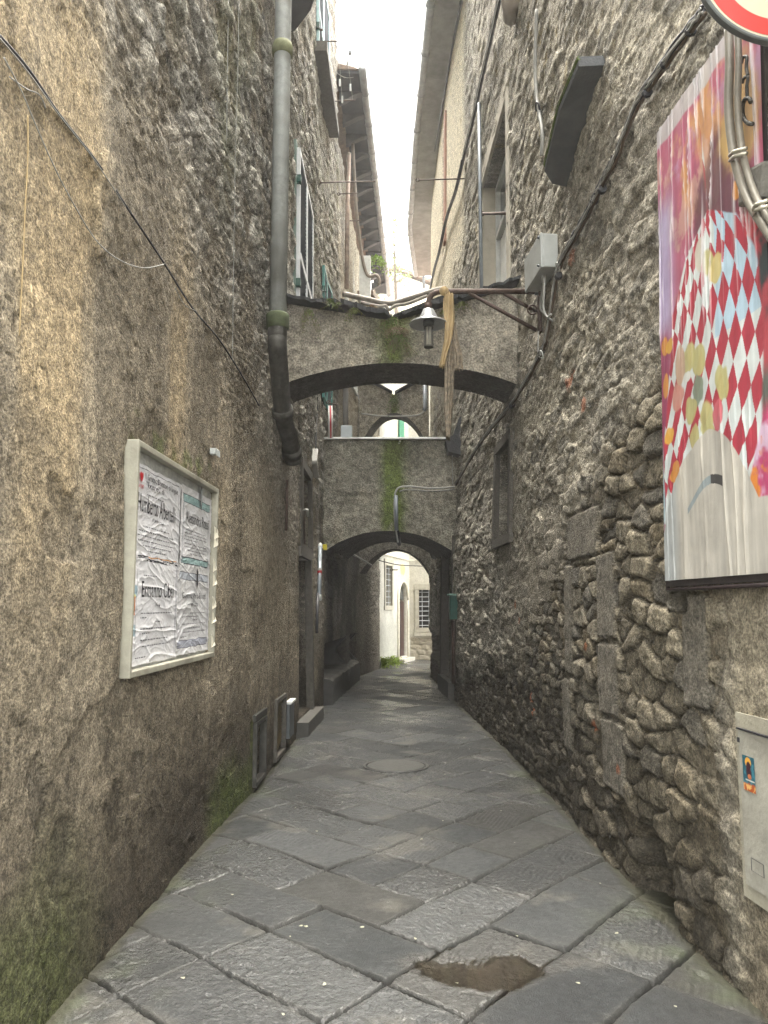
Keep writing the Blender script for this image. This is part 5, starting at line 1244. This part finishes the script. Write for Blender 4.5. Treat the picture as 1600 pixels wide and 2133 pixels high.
# ================================================================== PAINTED POSTER
def poster():
    ya, yb = 3.97, 2.95; zb_, zt_ = 1.73, 4.20
    root = thing('painted_poster', wR(3.5, 1.73, .05), 'tall crumpled poster with red and white harlequin diamonds and flowers on the right wall', 'poster')
    ns, nr = 340, 760
    s, r = np.meshgrid(np.linspace(0, 1, ns), np.linspace(0, 1, nr), indexing='ij')
    Y = ya + (yb - ya) * s; Z = zb_ + (zt_ - zb_) * r
    crease = np.clip(1 - np.abs(fbm(s * 16, r * 1.3 + s * .8, 3, 70) + .5 * fbm(s * 34, r * 2.2, 2, 71)) * 5.5, 0, 1) ** 3
    crease *= sst(.40, .62, r + .1 * fbm(s * 3, r * 2, 2, 72))
    low = np.clip(1 - np.abs(fbm(s * 12 + r * 1.6, r * 1.5, 3, 75)) * 3, 0, 1) ** 3 * (1 - sst(.28, .34, r))
    o = .0 + .010 * crease + .006 * low + .004 * fbm(s * 6, r * 3, 3, 73)
    X = xR(Y, Z) - .065 - o
    # --- picture
    n1 = fbm(s * 3.6, r * 7, 6, 1, .62); n2 = fbm(s * 4.5 + 4, r * 5, 6, 2, .62); n3 = fbm(s * 8, r * 11, 6, 3, .62)
    c = np.zeros(s.shape + (3,)) + np.array([.42, .10, .17])
    c = mixc(c, (.50, .28, .42), sst(0, .4, n1)); c = mixc(c, (.62, .33, .10), sst(.15, .45, n2) * sst(.55, .65, r) * .8); c = mixc(c, (.55, .35, .28), sst(.1, .4, n3) * .7)
    c = mixc(c, (.42, .40, .62), (1 - sst(.08, .25, s)) * box_mask(s, r, -1, 2, .52, .82, .05) * .8)
    c = mixc(c, (.09, .035, .05), (1 - sst(.6, 1.05, np.sqrt(((s - .62) / .30) ** 2 + ((r - .72) / .13) ** 2) + .5 * n3)) * .85)
    c = mixc(c, (.62, .42, .14), (1 - sst(.6, 1, np.sqrt(((s - .85) / .2) ** 2 + ((r - .82) / .12) ** 2) + .5 * n1)) * .8)
    c = c
    # right side: dark leaves, red and pink blossoms
    rs = sst(.70, .80, s + .05 * n3) * (1 - sst(.60, .66, r))
    cr = np.zeros(c.shape) + np.array([.42, .05, .07])
    cr = mixc(cr, (.03, .045, .05), box_mask(s, r, 0, 2, .42, .60, .02) * sst(-.2, .2, n3)); cr = mixc(cr, (.33, .45, .55), sst(.1, .3, n1) * box_mask(s, r, 0, 2, .44, .62, .02))
    cr = mixc(cr, (.48, .05, .16), (1 - sst(.24, .30, r)) * 1.0); cr = mixc(cr, (.62, .45, .60), sst(-.05, .2, fbm(s * 9, r * 18, 4, 120)) * (1 - sst(.24, .30, r)))
    cr = mixc(cr, (.65, .22, .03), sst(.25, .4, n1) * (1 - sst(.22, .30, r))); cr = mixc(cr, (.07, .12, .10), box_mask(s, r, 0, 2, .27, .33, .02) * .9)
    c = c * (1 - rs[..., None]) + cr * rs[..., None]
    # left border flowers and blue
    lf = (1 - sst(.06, .12, s + .02 * n3)) * (1 - sst(.50, .54, r)); c = mixc(c, (.30, .05, .12), lf)
    c = mixc(c, (.36, .50, .56), (1 - sst(.20, .34, s + .05 * n3)) * (1 - sst(.25, .29, r)))
    # harlequin costume
    cx = .44 + .10 * np.sin(r * 4 - .8); hw = np.interp(r, [.16, .25, .40, .55, .64, .70], [.40, .46, .44, .38, .24, .0])
    inn = sst(-.01, .01, hw - np.abs(s - cx) + .015 * n3)
    ph = (s - cx) / (hw + .25); A = ph * 6.6 + .25 * np.sin(r * 9) ; Bq = (r + .10 * ph ** 2 * 2.0 - .10 * ph) * 11.0
    dia = ((np.floor(A + Bq) + np.floor(A - Bq)) % 2)
    hc = np.where(dia[..., None] > .5, np.array([.40, .030, .055]), np.array([.60, .66, .66]))
    hc = np.where(((dia < .5) & (s > cx + .05) & (r > .44))[..., None], np.array([.42, .58, .70]), hc)
    hc = hc * (1 + .12 * fbm(s * 30, r * 10, 3, 9)[..., None])
    c = c * (1 - inn[..., None]) + hc * inn[..., None]
    def blob(bs, br, ws, wr, col, k=.95, sd=0):
        nonlocal c
        q = np.sqrt(((s - bs) / ws) ** 2 + ((r - br) / wr) ** 2) + .45 * fbm(s * 14, r * 24, 3, 100 + sd)
        c = mixc(c, col, (1 - sst(.85, 1.05, q)) * k)
    OL = (.46, .43, .18); GR = (.20, .25, .18); OG = (.62, .27, .05)
    for i, a in enumerate([(.52, .60, .06, .035, OL), (.60, .57, .06, .03, (.60, .50, .20)), (.32, .44, .08, .03, OL), (.22, .43, .06, .04, (.50, .35, .25)), (.42, .42, .07, .035, OL), (.40, .36, .07, .035, GR), (.20, .37, .06, .035, (.55, .25, .20)), (.62, .35, .06, .035, OL), (.33, .33, .06, .03, OL), (.48, .29, .06, .045, OL), (.36, .27, .06, .03, OL), (.52, .24, .035, .04, OL), (.58, .30, .04, .03, (.55, .12, .15)),
                           (.05, .50, .04, .022, OG), (.10, .49, .05, .015, (.68, .38, .05)), (.05, .41, .03, .025, OG), (.08, .30, .05, .02, (.68, .38, .05)), (.16, .225, .05, .016, OG), (.12, .212, .04, .012, OG), (.18, .205, .03, .02, OG),
                           (.88, .665, .05, .03, OG), (.93, .65, .035, .045, OG), (.80, .68, .04, .02, OG), (.90, .60, .07, .03, (.55, .05, .07)), (.45, .625, .05, .04, (.62, .58, .50)), (.95, .63, .05, .03, (.60, .30, .45))]):
        blob(*a, sd=i)
    blob(.30, .40, .05, .012, (.62, .64, .60), sd=40)
    # glints of the wet film painted white along the creases
    c = mixc(c, (.72, .70, .72), crease * .85)
    tornb = sst(.950, .958, r + .012 * fbm(s * 6, s * 2, 3, 90)); c = mixc(c, (.50, .50, .50), tornb * .85)
    # torn pale hump at the bottom
    hump = np.interp(s, [0, .05, .15, .28, .40, .50, .60, .70, .80, .88, 1.0], [.10, .15, .205, .245, .268, .275, .262, .228, .175, .125, .122]) + .004 * fbm(s * 12, s * 3, 3, 91)
    hm = 1 - sst(-.002, .002, r - hump)
    pc = np.zeros(c.shape) + np.array([.50, .48, .43]); pc = mixc(pc, (.33, .33, .31), sst(-.1, .5, fbm(s * 8 + r * 2, r * 2, 4, 92)) * .6); pc = mixc(pc, (.60, .57, .50), low * .9); pc = pc * (1 + .28 * fbm(s * 46 + r * 9, r * 5, 4, 93) * .5)[..., None]
    pc = mixc(pc, (.42, .48, .52), (1 - sst(.10, .2, s)) * .6)
    cut = (np.abs(r - (.135 + .045 * np.sin((s - .28) * 7))) < .006 + .010 * (s - .25)) & (s > .27) & (s < .60)
    pc = np.where(cut[..., None], np.array([.30, .36, .38]), pc); pc = np.where((cut & (s > .50))[..., None], np.array([.05, .05, .05]), pc)
    c = c * (1 - hm[..., None]) + pc * hm[..., None]
    c = c * (1 + .22 * fbm(s * 40, r * 9, 4, 130) + .14 * fbm(s * 11, r * 30, 4, 131))[..., None]
    c = (c * .93 + np.array([.30, .30, .31]) * .07) * .86
    m = print_mat('wet_poster_print', .55)
    grid_obj('poster_sheet', np.stack([X, Y, Z], -1), m, c, root, flip=True)
    b = MB()
    W = lambda y, z, o_: Vector((float(xR(y, np.float64(z))) - o_, y, z))
    b.add([W(ya + .015, zb_ - .03, .03), W(yb - .01, zb_ - .03, .03), W(yb - .01, zt_ + .02, .03), W(ya + .015, zt_ + .02, .03), W(ya + .015, zb_ - .03, .055), W(yb - .01, zb_ - .03, .055), W(yb - .01, zt_ + .02, .055), W(ya + .015, zt_ + .02, .055)],
          [(0, 1, 2, 3), (7, 6, 5, 4), (0, 4, 5, 1), (1, 5, 6, 2), (2, 6, 7, 3), (3, 7, 4, 0)])
    b.build('backing_board', mat('brown_weathered_board', (.035, .028, .026), .7, var=.4), root)
    b = MB(); b.tube([W(yb - .2, zb_ - .045, .06), W(ya + .012, zb_ - .045, .045), W(ya + .012, zt_ + .03, .03), W(yb, zt_ + .03, .03)], .011, 8)
    b.build('frame_rail', mat('maroon_rusty_rail', (.03, .02, .02), .6, .3, var=.4), root, True)
poster()
# white sheet with black shapes beside the poster
root = thing('white_poster', wR(2.8, 2.5, .04), 'white sheet with black marks just visible right of the painted poster', 'poster')
wslab('R', 2.55, 2.93, 2.0, 3.22, .03, .045, mat('white_sheet', (.62, .60, .54), .6, var=.08, bump=.2), 'sheet', root)
wslab('R', 2.7, 2.925, 2.99, 3.03, .0455, .049, M_CABLE, 'black_mark', root); wslab('R', 2.75, 2.91, 2.86, 2.90, .0455, .049, M_CABLE, 'black_mark', root)
# grey stone block and brick above
b = MB(); p = hit('R', 1596, 385, .04); b.box(p, (.07, .10, .07), Matrix.Rotation(.3, 3, 'X'), bev=.015); b.build('protruding_stone', mat('grey_block', (.13, .125, .11), .8, bump=.6), None, label='broken grey stone protruding right of the painted poster top', cat='stone')
# twin flexible conduits curving over the poster
def twin():
    root = thing('twin_conduit', hit('R', 1530, 300, .12), 'pair of beige conduits clipped together curving over the painted poster', 'conduit')
    pa = [(1518, 60), (1520, 130), (1518, 220), (1524, 290), (1534, 345), (1556, 410), (1582, 455), (1612, 500), (1640, 540)]
    m = mat('beige_conduit', (.19, .175, .145), .45, .1, var=.12, vscale=20, bump=.1)
    for du, r in ((0, .0195), (19, .0145)):
        b = MB(); b.tube(splinep([hit('R', u + du, v, .13) for u, v in pa], 6), r, 12); b.build('conduit', m, root, True)
    for (u, v, u2, v2) in ((1522, 340, 1556, 325), (1572, 452, 1600, 434)):
        b = MB(); p = hit('R', u, v, .13); q = hit('R', u2, v2, .13)
        for dz in (0, .022): b.tube([p + Vector((-.012, -.02, dz)), (p + q) / 2 + Vector((-.03, -.02, dz)), q + Vector((-.01, -.02, dz))], .008, 8)
        b.build('clamp', mat('shiny_clamp', (.42, .40, .33), .3, .6, bump=0), root, True)
twin()
# wrought iron hooks
def hooks():
    root = thing('iron_hooks', hit('R', 1555, 190, .08), 'black wrought iron hooks hanging below the road sign', 'hook')
    A = lambda u, v: hit('R', u, v, .09)
    for pts, r in (([(1545, 132), (1548, 120), (1556, 119), (1555, 140), (1558, 158)], .007), ([(1546, 174), (1550, 163), (1558, 160), (1556, 180), (1557, 204)], .007), ([(1564, 213), (1560, 205), (1551, 208), (1547, 225), (1549, 245), (1558, 256), (1568, 258)], .009)):
        b = MB(); b.tube(splinep([A(*q) for q in pts], 5), r, 8); b.build('hook', M_CAST, root, True)
hooks()
# ================================================================== ROAD SIGN
def sign():
    Y = 2.57; c = at(1616, -61, Y); Rr = .3
    root = thing('road_sign', c, 'round road sign with red ring on a cream face, top right corner', 'road sign')
    ax = Vector((0, -1, -.0)).normalized()
    red = mat('sign_red', (.42, .035, .03), .35, var=.04, bump=0); cream = mat('sign_cream', (.42, .39, .29), .35, var=.04, bump=0); gr = mat('sign_back_grey', (.10, .11, .11), .5, .3, var=.1, bump=0)
    b = MB(); b.lathe([(0, -.012), (Rr - .002, -.012), (Rr, -.008), (Rr, .014), (Rr - .004, .018), (Rr - .013, .017), (Rr - .015, .006), (0, .006)], c, ax, 96); b.build('plate', gr, root)
    b = MB(); b.lathe([(0, .0068), (Rr - .0155, .0068), (Rr - .0155, .0076), (0, .0078)], c, ax, 96); b.build('cream_face', cream, root)
    b = MB(); b.lathe([(.205, .0082), (.270, .0082), (.270, .0090), (.205, .0090)], c, ax, 96, closed=True); b.build('red_ring', red, root)
    b = MB(); b.box(c + Vector((0, .04, .1)), (.2, .02, .025), bev=.004); b.box(c + Vector((0, .04, -.1)), (.2, .02, .025), bev=.004); b.box(c + Vector((.2, .04, .1)), (.2, .02, .02), bev=.004); b.build('wall_bracket', M_STEEL, root)
sign()
# ================================================================== METER CABINET
def cabinet():
    root = thing('meter_cabinet', wR(3.1, .42, .02), 'pale grey plastered meter cabinet door with stickers at lower right', 'meter cabinet')
    m = mat('pale_concrete_door', (.36, .35, .30), .75, var=.25, vscale=7, bump=.35, bscale=40, dirt=.45)
    wslab('R', 2.5, 3.385, .40, 1.15, .0, .024, mat('cement_surround', (.36, .34, .27), .85, var=.2, bump=.4), 'surround', root)
    d = wslab('R', 2.5, 3.345, .46, 1.08, .024, .034, m, 'door', root)
    wslab('R', 2.5, 3.355, 1.083, 1.09, .025, .038, M_CABLE, 'door_gap', d)
    wslab('R', 3.335, 3.35, 1.03, 1.05, .034, .037, M_CABLE, 'keyhole', d)
    b = MB(); b.tube([wR(3.29, .58, .036), wR(3.2, .58, .036), wR(3.2, .53, .036), wR(3.29, .53, .036), wR(3.29, .58, .036)], .0015, 4); b.build('embossed_plate', M_CABLE, d)
    # small bright sticker: a generic haloed figure over flames
    ys = np.linspace(3.315, 3.225, 60); zs = np.linspace(.845, .985, 90); Yg, Zg = np.meshgrid(ys, zs, indexing='ij')
    s = (3.315 - Yg) / .09; r = (Zg - .845) / .14
    c = np.zeros(s.shape + (3,)) + np.array([.02, .10, .14]); nn = fbm(s * 6, r * 8, 3, 5)
    c = mixc(c, (.05, .20, .26), sst(0, .4, nn)); q = np.sqrt(((s - .47) / .26) ** 2 + ((r - .82) / .15) ** 2); c = mixc(c, (.75, .38, .05), 1 - sst(.9, 1.05, q))
    q = np.sqrt(((s - .5) / .2) ** 2 + ((r - .62) / .26) ** 2); c = mixc(c, (.06, .02, .03), 1 - sst(.85, 1.05, q + .2 * nn)); q = np.sqrt(((s - .55) / .17) ** 2 + ((r - .42) / .08) ** 2); c = mixc(c, (.50, .16, .06), 1 - sst(.8, 1.05, q))
    c = mixc(c, (.45, .10, .03), 1 - sst(.2, .26, r + .05 * nn)); c = mixc(c, (.75, .45, .15), (1 - sst(.15, .22, r)) * sst(.05, .3, nn)); c = mixc(c, (.7, .68, .6), box_mask(s, r, .2, .95, .295, .33, .01))
    o = grid_obj('picture_sticker', np.stack([xR(Yg, Zg) - .0365, Yg, Zg], -1), print_mat('sticker_print', .35), c, root, flip=True)
    wslab('R', 2.85, 3.12, .83, .96, .0345, .036, mat('white_sheet', (.62, .60, .54), .6), 'white_sticker', root)
    wslab('R', 2.85, 3.11, .80, .829, .0345, .036, mat('sticker_red', (.5, .04, .03), .5, bump=0), 'red_strip', root)
cabinet()
# ================================================================== SMALL THINGS ON THE FAR WALLS
def mailbox():
    root = thing('green_mailbox', at(945, 1298, 13.1), 'dark green metal letter box on the right just before the walled arch', 'letter box')
    c = hit('R', 946, 1270, .07); c = Vector((float(xR(13.2, np.float64(1.6))) - .06, 13.2, 1.58))
    b = MB(); b.box(c, (.065, .13, .20), bev=.012); b.build('body', M_GREEN, root)
    b = MB(); b.box(c + Vector((-.01, 0, .215)), (.085, .15, .014), bev=.005); b.build('lid', mat('faded_green_lid', (.12, .22, .18), .5), root)
mailbox()
b = MB(); b.tube([wR(13.25, 1.36, .05), wR(13.25, .3, .05)], .03, 8); b.build('iron_pipe', M_IRON, None, True, label='brown iron pipe standing below the green letter box', cat='pipe')
def gbox(u0, v0, u1, v1, Y, dep, m, label):
    a, c_ = at(u0, v0, Y), at(u1, v1, Y); b = MB(); b.box(((a.x + c_.x) / 2, Y + dep, (a.z + c_.z) / 2), (abs(c_.x - a.x) / 2, dep, abs(a.z - c_.z) / 2), bev=.01)
    root = thing('grey_box', ((a.x + c_.x) / 2, Y, c_.z), label, 'electrical box'); b.build('box_body', m, root)
    b = MB(); b.box(((a.x + c_.x) / 2, Y - .012, (a.z + c_.z) / 2), (abs(c_.x - a.x) / 2 - .015, .012, abs(a.z - c_.z) / 2 - .015), bev=.004); b.build('door', m, root)
gbox(710, 886, 733, 921, 14.4, .12, mat('pale_blue_grey_box', (.40, .45, .47), .5, var=.06), 'pale grey service box standing on top of the walled arch')
# rolled red and white awning strip
root = thing('rolled_awning', at(688, 880, 13.2), 'narrow red and white striped rolled awning on the upper left wall', 'awning')
for k, (m_) in enumerate((mat('awning_white', (.6, .6, .58), .7), mat('awning_red', (.42, .04, .05), .7), mat('awning_white', (.6, .6, .58), .7))):
    b = MB(); b.tube([at(685 + k * 3, 845, 13.3), at(686 + k * 3.3, 912, 13.3)], .014, 6); b.build('stripe', m_, root, True)
# iron rods and clothes rails
def rail(pts, label, r=.010, m=M_IRON, cat='iron rod', extra=None):
    root = thing('wall_rod', Vector(pts[0]), label, cat)
    b = MB(); b.tube(pts, r, 6); b.build('rod', m, root, True)
    b = MB(); p = Vector(pts[0]); b.tube([p + Vector((.03 * math.cos(a), 0, .03 * math.sin(a))) for a in np.linspace(0, 6.28, 10)], r * .8, 5); b.build('eye', m, root, True)
    return root
rail([at(665, 381, 12.6), at(700, 379, 12.6), at(782, 378, 12.6)], 'thin iron rod reaching over the alley beyond the white shutters', .012)
rail([at(706, 404, 15.0), at(746, 402, 15.0)], 'short iron rod under the long one near the rusty downpipe', .010)
rail([at(722, 460, 16.4), at(752, 459, 16.4)], 'lowest short rod beside the rusty downpipe', .012)
rail([at(870, 375, 12.8), at(972, 372, 12.8)], 'thin iron rod reaching out from the right wall below the red shutter', .012)
rail([at(1003, 445, 10.9), at(1070, 444, 9.2)], 'brown iron bar across the tall curtained window', .022)
rail([at(651, 61, 12.3), at(672, 62, 12.3)], 'dark iron bolt by the topmost left shutters', .02)
rail([at(684, 838, 12.7), at(699, 843, 12.7), at(702, 839, 12.7)], 'small iron hook on the upper left wall seen under the near arch', .01)
rail([at(816, 1187, 20.2), at(829, 1187, 20.2)], 'small iron cross-shaped bracket hanging before the pale house', .012)
# clothes drying rack with pegs near the eaves
root = thing('clothes_rack', at(680, 212, 13.4), 'wall clothes rack with pegs hanging below the topmost left window', 'clothes rack')
b = MB(); b.tube([at(677, 212, 13.4), at(741, 208, 13.4)], .012, 6); b.tube([at(656, 86, 12.8), at(719, 86, 12.8)], .012, 6); b.build('rails', M_IRON, root, True)
b = MB(); b.tube([at(707, 125, 13.2), at(713, 209, 13.4)], .004, 4); b.tube([at(725, 130, 13.2), at(735, 208, 13.4)], .004, 4); b.build('lines', M_WCABLE, root)
for (u, v) in ((708, 172), (713, 207), (730, 182)):
    b = MB(); p = at(u, v, 13.3); b.box(p, (.016, .01, .07), bev=.003); b.build('peg', M_WHITEP, root)
# satellite dish by the gutter end
root = thing('satellite_dish', at(722, 145, 15.6), 'white satellite dish by the near end of the left eaves', 'satellite dish')
b = MB(); cdir = Vector((.3, -.8, .25)); pc = at(717, 146, 15.4); b.lathe([(0, -.07), (.10, -.055), (.2, -.015), (.28, .05), (.285, .05), (.2, -.025), (0, -.08)], pc, cdir, 28); b.build('dish', M_WHITEP, root, True)
b = MB(); b.tube([pc + Vector((0, 0, -.2)), pc + cdir * .45], .012, 6); b.box(pc + cdir * .47, (.03, .05, .03), bev=.006); b.build('receiver_arm', M_STEEL, root)
# overhanging balcony corner, top left
root = thing('balcony_slab', (-.9, 8.0, 9.5), 'dark rounded underside of a balcony jutting out at the top of the left wall', 'balcony')
b = MB(); zz = at(640, 12, 7.8).z; pl = [wL(7.55, zz, -.1), wL(7.6, zz, .30), wL(7.75, zz, .38), wL(7.95, zz, .30), wL(8.2, zz, .12), wL(8.3, zz, -.1)]
b.prism([(p.x, p.y, zz + .02) for p in pl], (0, 0, .16)); b.build('slab', mat('shadow_grey_slab', (.10, .105, .115), .8, var=.15), root)
b = MB(); b.tube([(p.x, p.y, zz + .12) for p in pl[1:5]], .05, 8); b.build('rounded_edge', mat('shadow_grey_slab', (.10, .105, .115), .8), root, True)
# pale stump of pipe, top right
p = hit('R', 1062, 15, .07)
root = thing('pipe_stump', p, 'pale bulging clay pipe stump high on the right wall at the top edge', 'pipe')
b = MB(); b.tube([hit('R', 1068, -60, .1), hit('R', 1066, 5, .1), hit('R', 1066, 38, .06)], [.13, .12, .10], 16); b.build('pipe', mat('pale_clay', (.33, .29, .25), .7, var=.2), root, True)
# ================================================================== MANHOLE
def manhole():
    c = (.12, 8.0, .004)
    root = thing('manhole_cover', c, 'round stone-grey manhole cover set flush in the wet paving', 'manhole cover')
    b = MB(); b.lathe([(.0, .006), (.285, .006), (.292, .0), (.292, -.02)], c, seg=56); b.build('cover', mat('worn_grey_cover', (.075, .075, .07), .5, var=.2, vscale=20, bump=.5), root)
    b = MB(); b.lathe([(.305, .004), (.33, .006), (.335, -.02), (.303, -.02)], c, seg=56, closed=True); b.build('ring', mat('worn_ring', (.055, .055, .052), .5, bump=.3), root)
manhole()
# ================================================================== PLANTS
def plant(name, c, n, spread, droop, leafsize, m, label, cat, seed, up=.6):
    rnd = random.Random(seed); root = thing(name, c, label, cat); st = MB(); lf = MB(); c = Vector(c)
    for k in range(n):
        d = Vector((rnd.uniform(-1, 1), rnd.uniform(-1, .4), rnd.uniform(-.2, up))).normalized(); L = spread * rnd.uniform(.4, 1)
        pts = []
        wob = rnd.uniform(.1, .3) * spread; ph = rnd.uniform(0, 6)
        for i in range(7):
            t = i / 6; pts.append(c + Vector((wob * math.sin(ph + t * 5) * t, wob * math.cos(ph + t * 4) * t * .6, 0)) + d * L * t + Vector((0, 0, -droop * L * t * t * 1.5)))
        st.tube(pts, .0025, 4)
        for i in range(1, 7):
            for sd in (-1, 1):
                p = pts[i]; ax = (pts[i] - pts[i - 1]).normalized(); side = ax.cross(Vector((0, .3, 1))).normalized() * sd
                l = leafsize * 1.5 * rnd.uniform(.6, 1.2) * (1.1 - i / 9); w_ = ax * l * .3; q = p + side * l + Vector((0, 0, -.3 * l)); mid = p + side * l * .5 + Vector((0, -.15 * l, .1 * l))
                lf.add([p, mid + w_, q, mid - w_], [(0, 1, 2, 3)])
    st.build('stems', mat('plant_stem', (.12, .10, .05), .7, bump=0), root); lf.build('leaves', m, root)
    return root
M_LEAF2 = mat('pale_fern', (.16, .20, .06), .6, var=.5, vscale=30, bump=0); M_DRY = mat('dry_stems', (.30, .22, .15), .8, var=.4, vscale=30, bump=0)
plant('fern_plant', at(818, 668, 8.15), 22, .22, .8, .030, M_LEAF, 'green fern tuft growing in the middle dip of the near arch coping', 'fern', 1)
plant('dry_plant', at(826, 684, 8.12), 40, .16, .55, .022, M_DRY, 'tangle of dry brown stems hanging under the fern on the near arch', 'dried plant', 2, .3)
plant('hanging_weed', at(832, 700, 8.15), 46, .20, .9, .026, M_LEAF, 'dark green weed trailing down the face of the near arch', 'weed', 3, .1)
plant('fern_plant', at(690, 632, 8.2), 18, .16, .5, .028, M_LEAF, 'leafy fern on the left part of the near arch coping, nearest the teal shutters', 'fern', 4, 1)
plant('fern_plant', at(740, 646, 8.2), 16, .13, .7, .028, M_LEAF2, 'small pale fern on the near arch coping left of the dip', 'fern', 5, 1)
plant('fern_plant', at(775, 643, 8.5), 16, .16, .5, .026, M_DRY, 'brownish fern standing behind the coping left of the dip', 'fern', 6, 1.2)
plant('fern_plant', at(645, 648, 8.15), 12, .16, 1.3, .024, M_LEAF2, 'sparse fern drooping below the coping at the left end', 'fern', 7, .3)
plant('fern_plant', at(962, 632, 8.2), 12, .12, .8, .026, M_LEAF2, 'small fern on the right part of the near arch coping behind the lamp arm', 'fern', 8, .8)
plant('fern_plant', at(925, 648, 8.15), 9, .10, .8, .02, M_LEAF2, 'tiny fern on the coping just right of the lamp shade', 'fern', 9, .8)
plant('fern_plant', at(818, 832, 17.95), 12, .25, 1.2, .05, M_LEAF, 'dark fern in the notch of the far upper arch', 'fern', 10, .4)
plant('vine_sprig', at(786, 540, 20.0), 16, .55, .9, .10, mat('bright_vine_leaf', (.22, .36, .06), .5, var=.3, bump=0), 'bright green vine sprig hanging at the end of the left gutter', 'vine', 11, .8)
p = S2(.25, .0, .1); plant('bush_weed', (p.x, p.y, .05), 70, .55, .35, .06, mat('yellow_green_weed', (.26, .36, .04), .6, var=.4, bump=0), 'bright yellow-green weeds growing at the foot of the pale house corner', 'weed', 12, 2.2)
p = S2(1.1, .0, .12); plant('bush_weed', (p.x, p.y, .05), 60, .50, .35, .06, mat('yellow_green_weed', (.26, .36, .04), .6, var=.4, bump=0), 'lower bright weeds left of the arched doorway of the pale house', 'weed', 13, 1.8)
# tree seen faintly against the sky beyond the roofs
def tree():
    c = at(825, 640, 30); root = thing('slender_tree', (c.x, 30, 0), 'slender sparse tree faintly seen against the sky beyond the roofs', 'tree'); rnd = random.Random(5)
    b = MB(); top = at(818, 425, 30); b.tube([(c.x, 30, 0), (c.x + .1, 30, 9), (c.x, 30, 14), (top.x, 30, top.z)], [.16, .12, .07, .01], 8)
    lf = MB(); 
    for k in range(46):
        z = rnd.uniform(12.6, top.z); sp = .15 + (top.z - z) * .16; a = rnd.uniform(0, 6.28); e = Vector((c.x + math.cos(a) * sp * rnd.uniform(.4, 1.2), 30 + math.sin(a) * sp, z + rnd.uniform(-.1, .3)))
        b.tube([(c.x, 30, z - .3), tuple(e)], [.02, .006], 4)
        for i in range(26):
            p = e + Vector((rnd.gauss(0, .16), rnd.gauss(0, .16), rnd.gauss(0, .13))); l = rnd.uniform(.04, .09); d1 = Vector((rnd.uniform(-1, 1), rnd.uniform(-1, 1), rnd.uniform(-1, 1))).normalized() * l; d2 = d1.orthogonal().normalized() * l * .5
            lf.add([p - d1, p + d2, p + d1, p - d2], [(0, 1, 2, 3)])
    b.build('trunk', mat('bark', (.12, .10, .08), .9), root); lf.build('crown', mat('pale_tree_leaf', (.20, .26, .10), .6, var=.3, bump=0), root)
tree()
# fallen petals and leaves on the paving
rnd = random.Random(11); src = None
for k in range(34):
    y = 3.2 + 6.5 * rnd.random() ** 1.3; x = rnd.uniform(-1.0, 1.25)
    if src is None:
        b = MB(); pts = [(.013 * math.cos(a) * (1 + .3 * math.cos(a)), .008 * math.sin(a), .0015 * math.sin(2 * a)) for a in np.linspace(0, 2 * math.pi, 10, endpoint=False)]
        b.prism(pts, (0, 0, .0008)); src = b.build('fallen_petal', mat('pale_petal', (.34, .34, .25), .6, var=.15, bump=0)); o = src
        tag(src, 'tiny pale fallen petal lying on the wet flagstones', 'petal', 'petals scattered over the flagstones')
    else:
        o = src.copy(); COL.objects.link(o)
    o.location = (x, y, .011); s_ = rnd.uniform(.45, .95); o.scale = (s_, s_, s_); o.rotation_euler = (rnd.uniform(-.1, .1), rnd.uniform(-.1, .1), rnd.uniform(0, 6.28))

# ================================================================== ADDED GLARE VEIL
hz = MB(); hz.box((0, 30, 13), (60, 50, 14.2))
hm, ht, hb = new_mat('glare_veil_mist'); ht.nodes.remove(hb)
pv = ht.nodes.new('ShaderNodeVolumePrincipled'); pv.inputs['Density'].default_value = .0017; pv.inputs['Color'].default_value = (.96, .97, 1, 1); pv.inputs['Anisotropy'].default_value = .3
ht.links.new(pv.outputs[0], ht.nodes['Material Output'].inputs['Volume'])
hz.build('glare_veil', hm, kind='stuff')  # thin volume added to imitate veiling glare from the bright sky
S.cycles.volume_bounces = 1
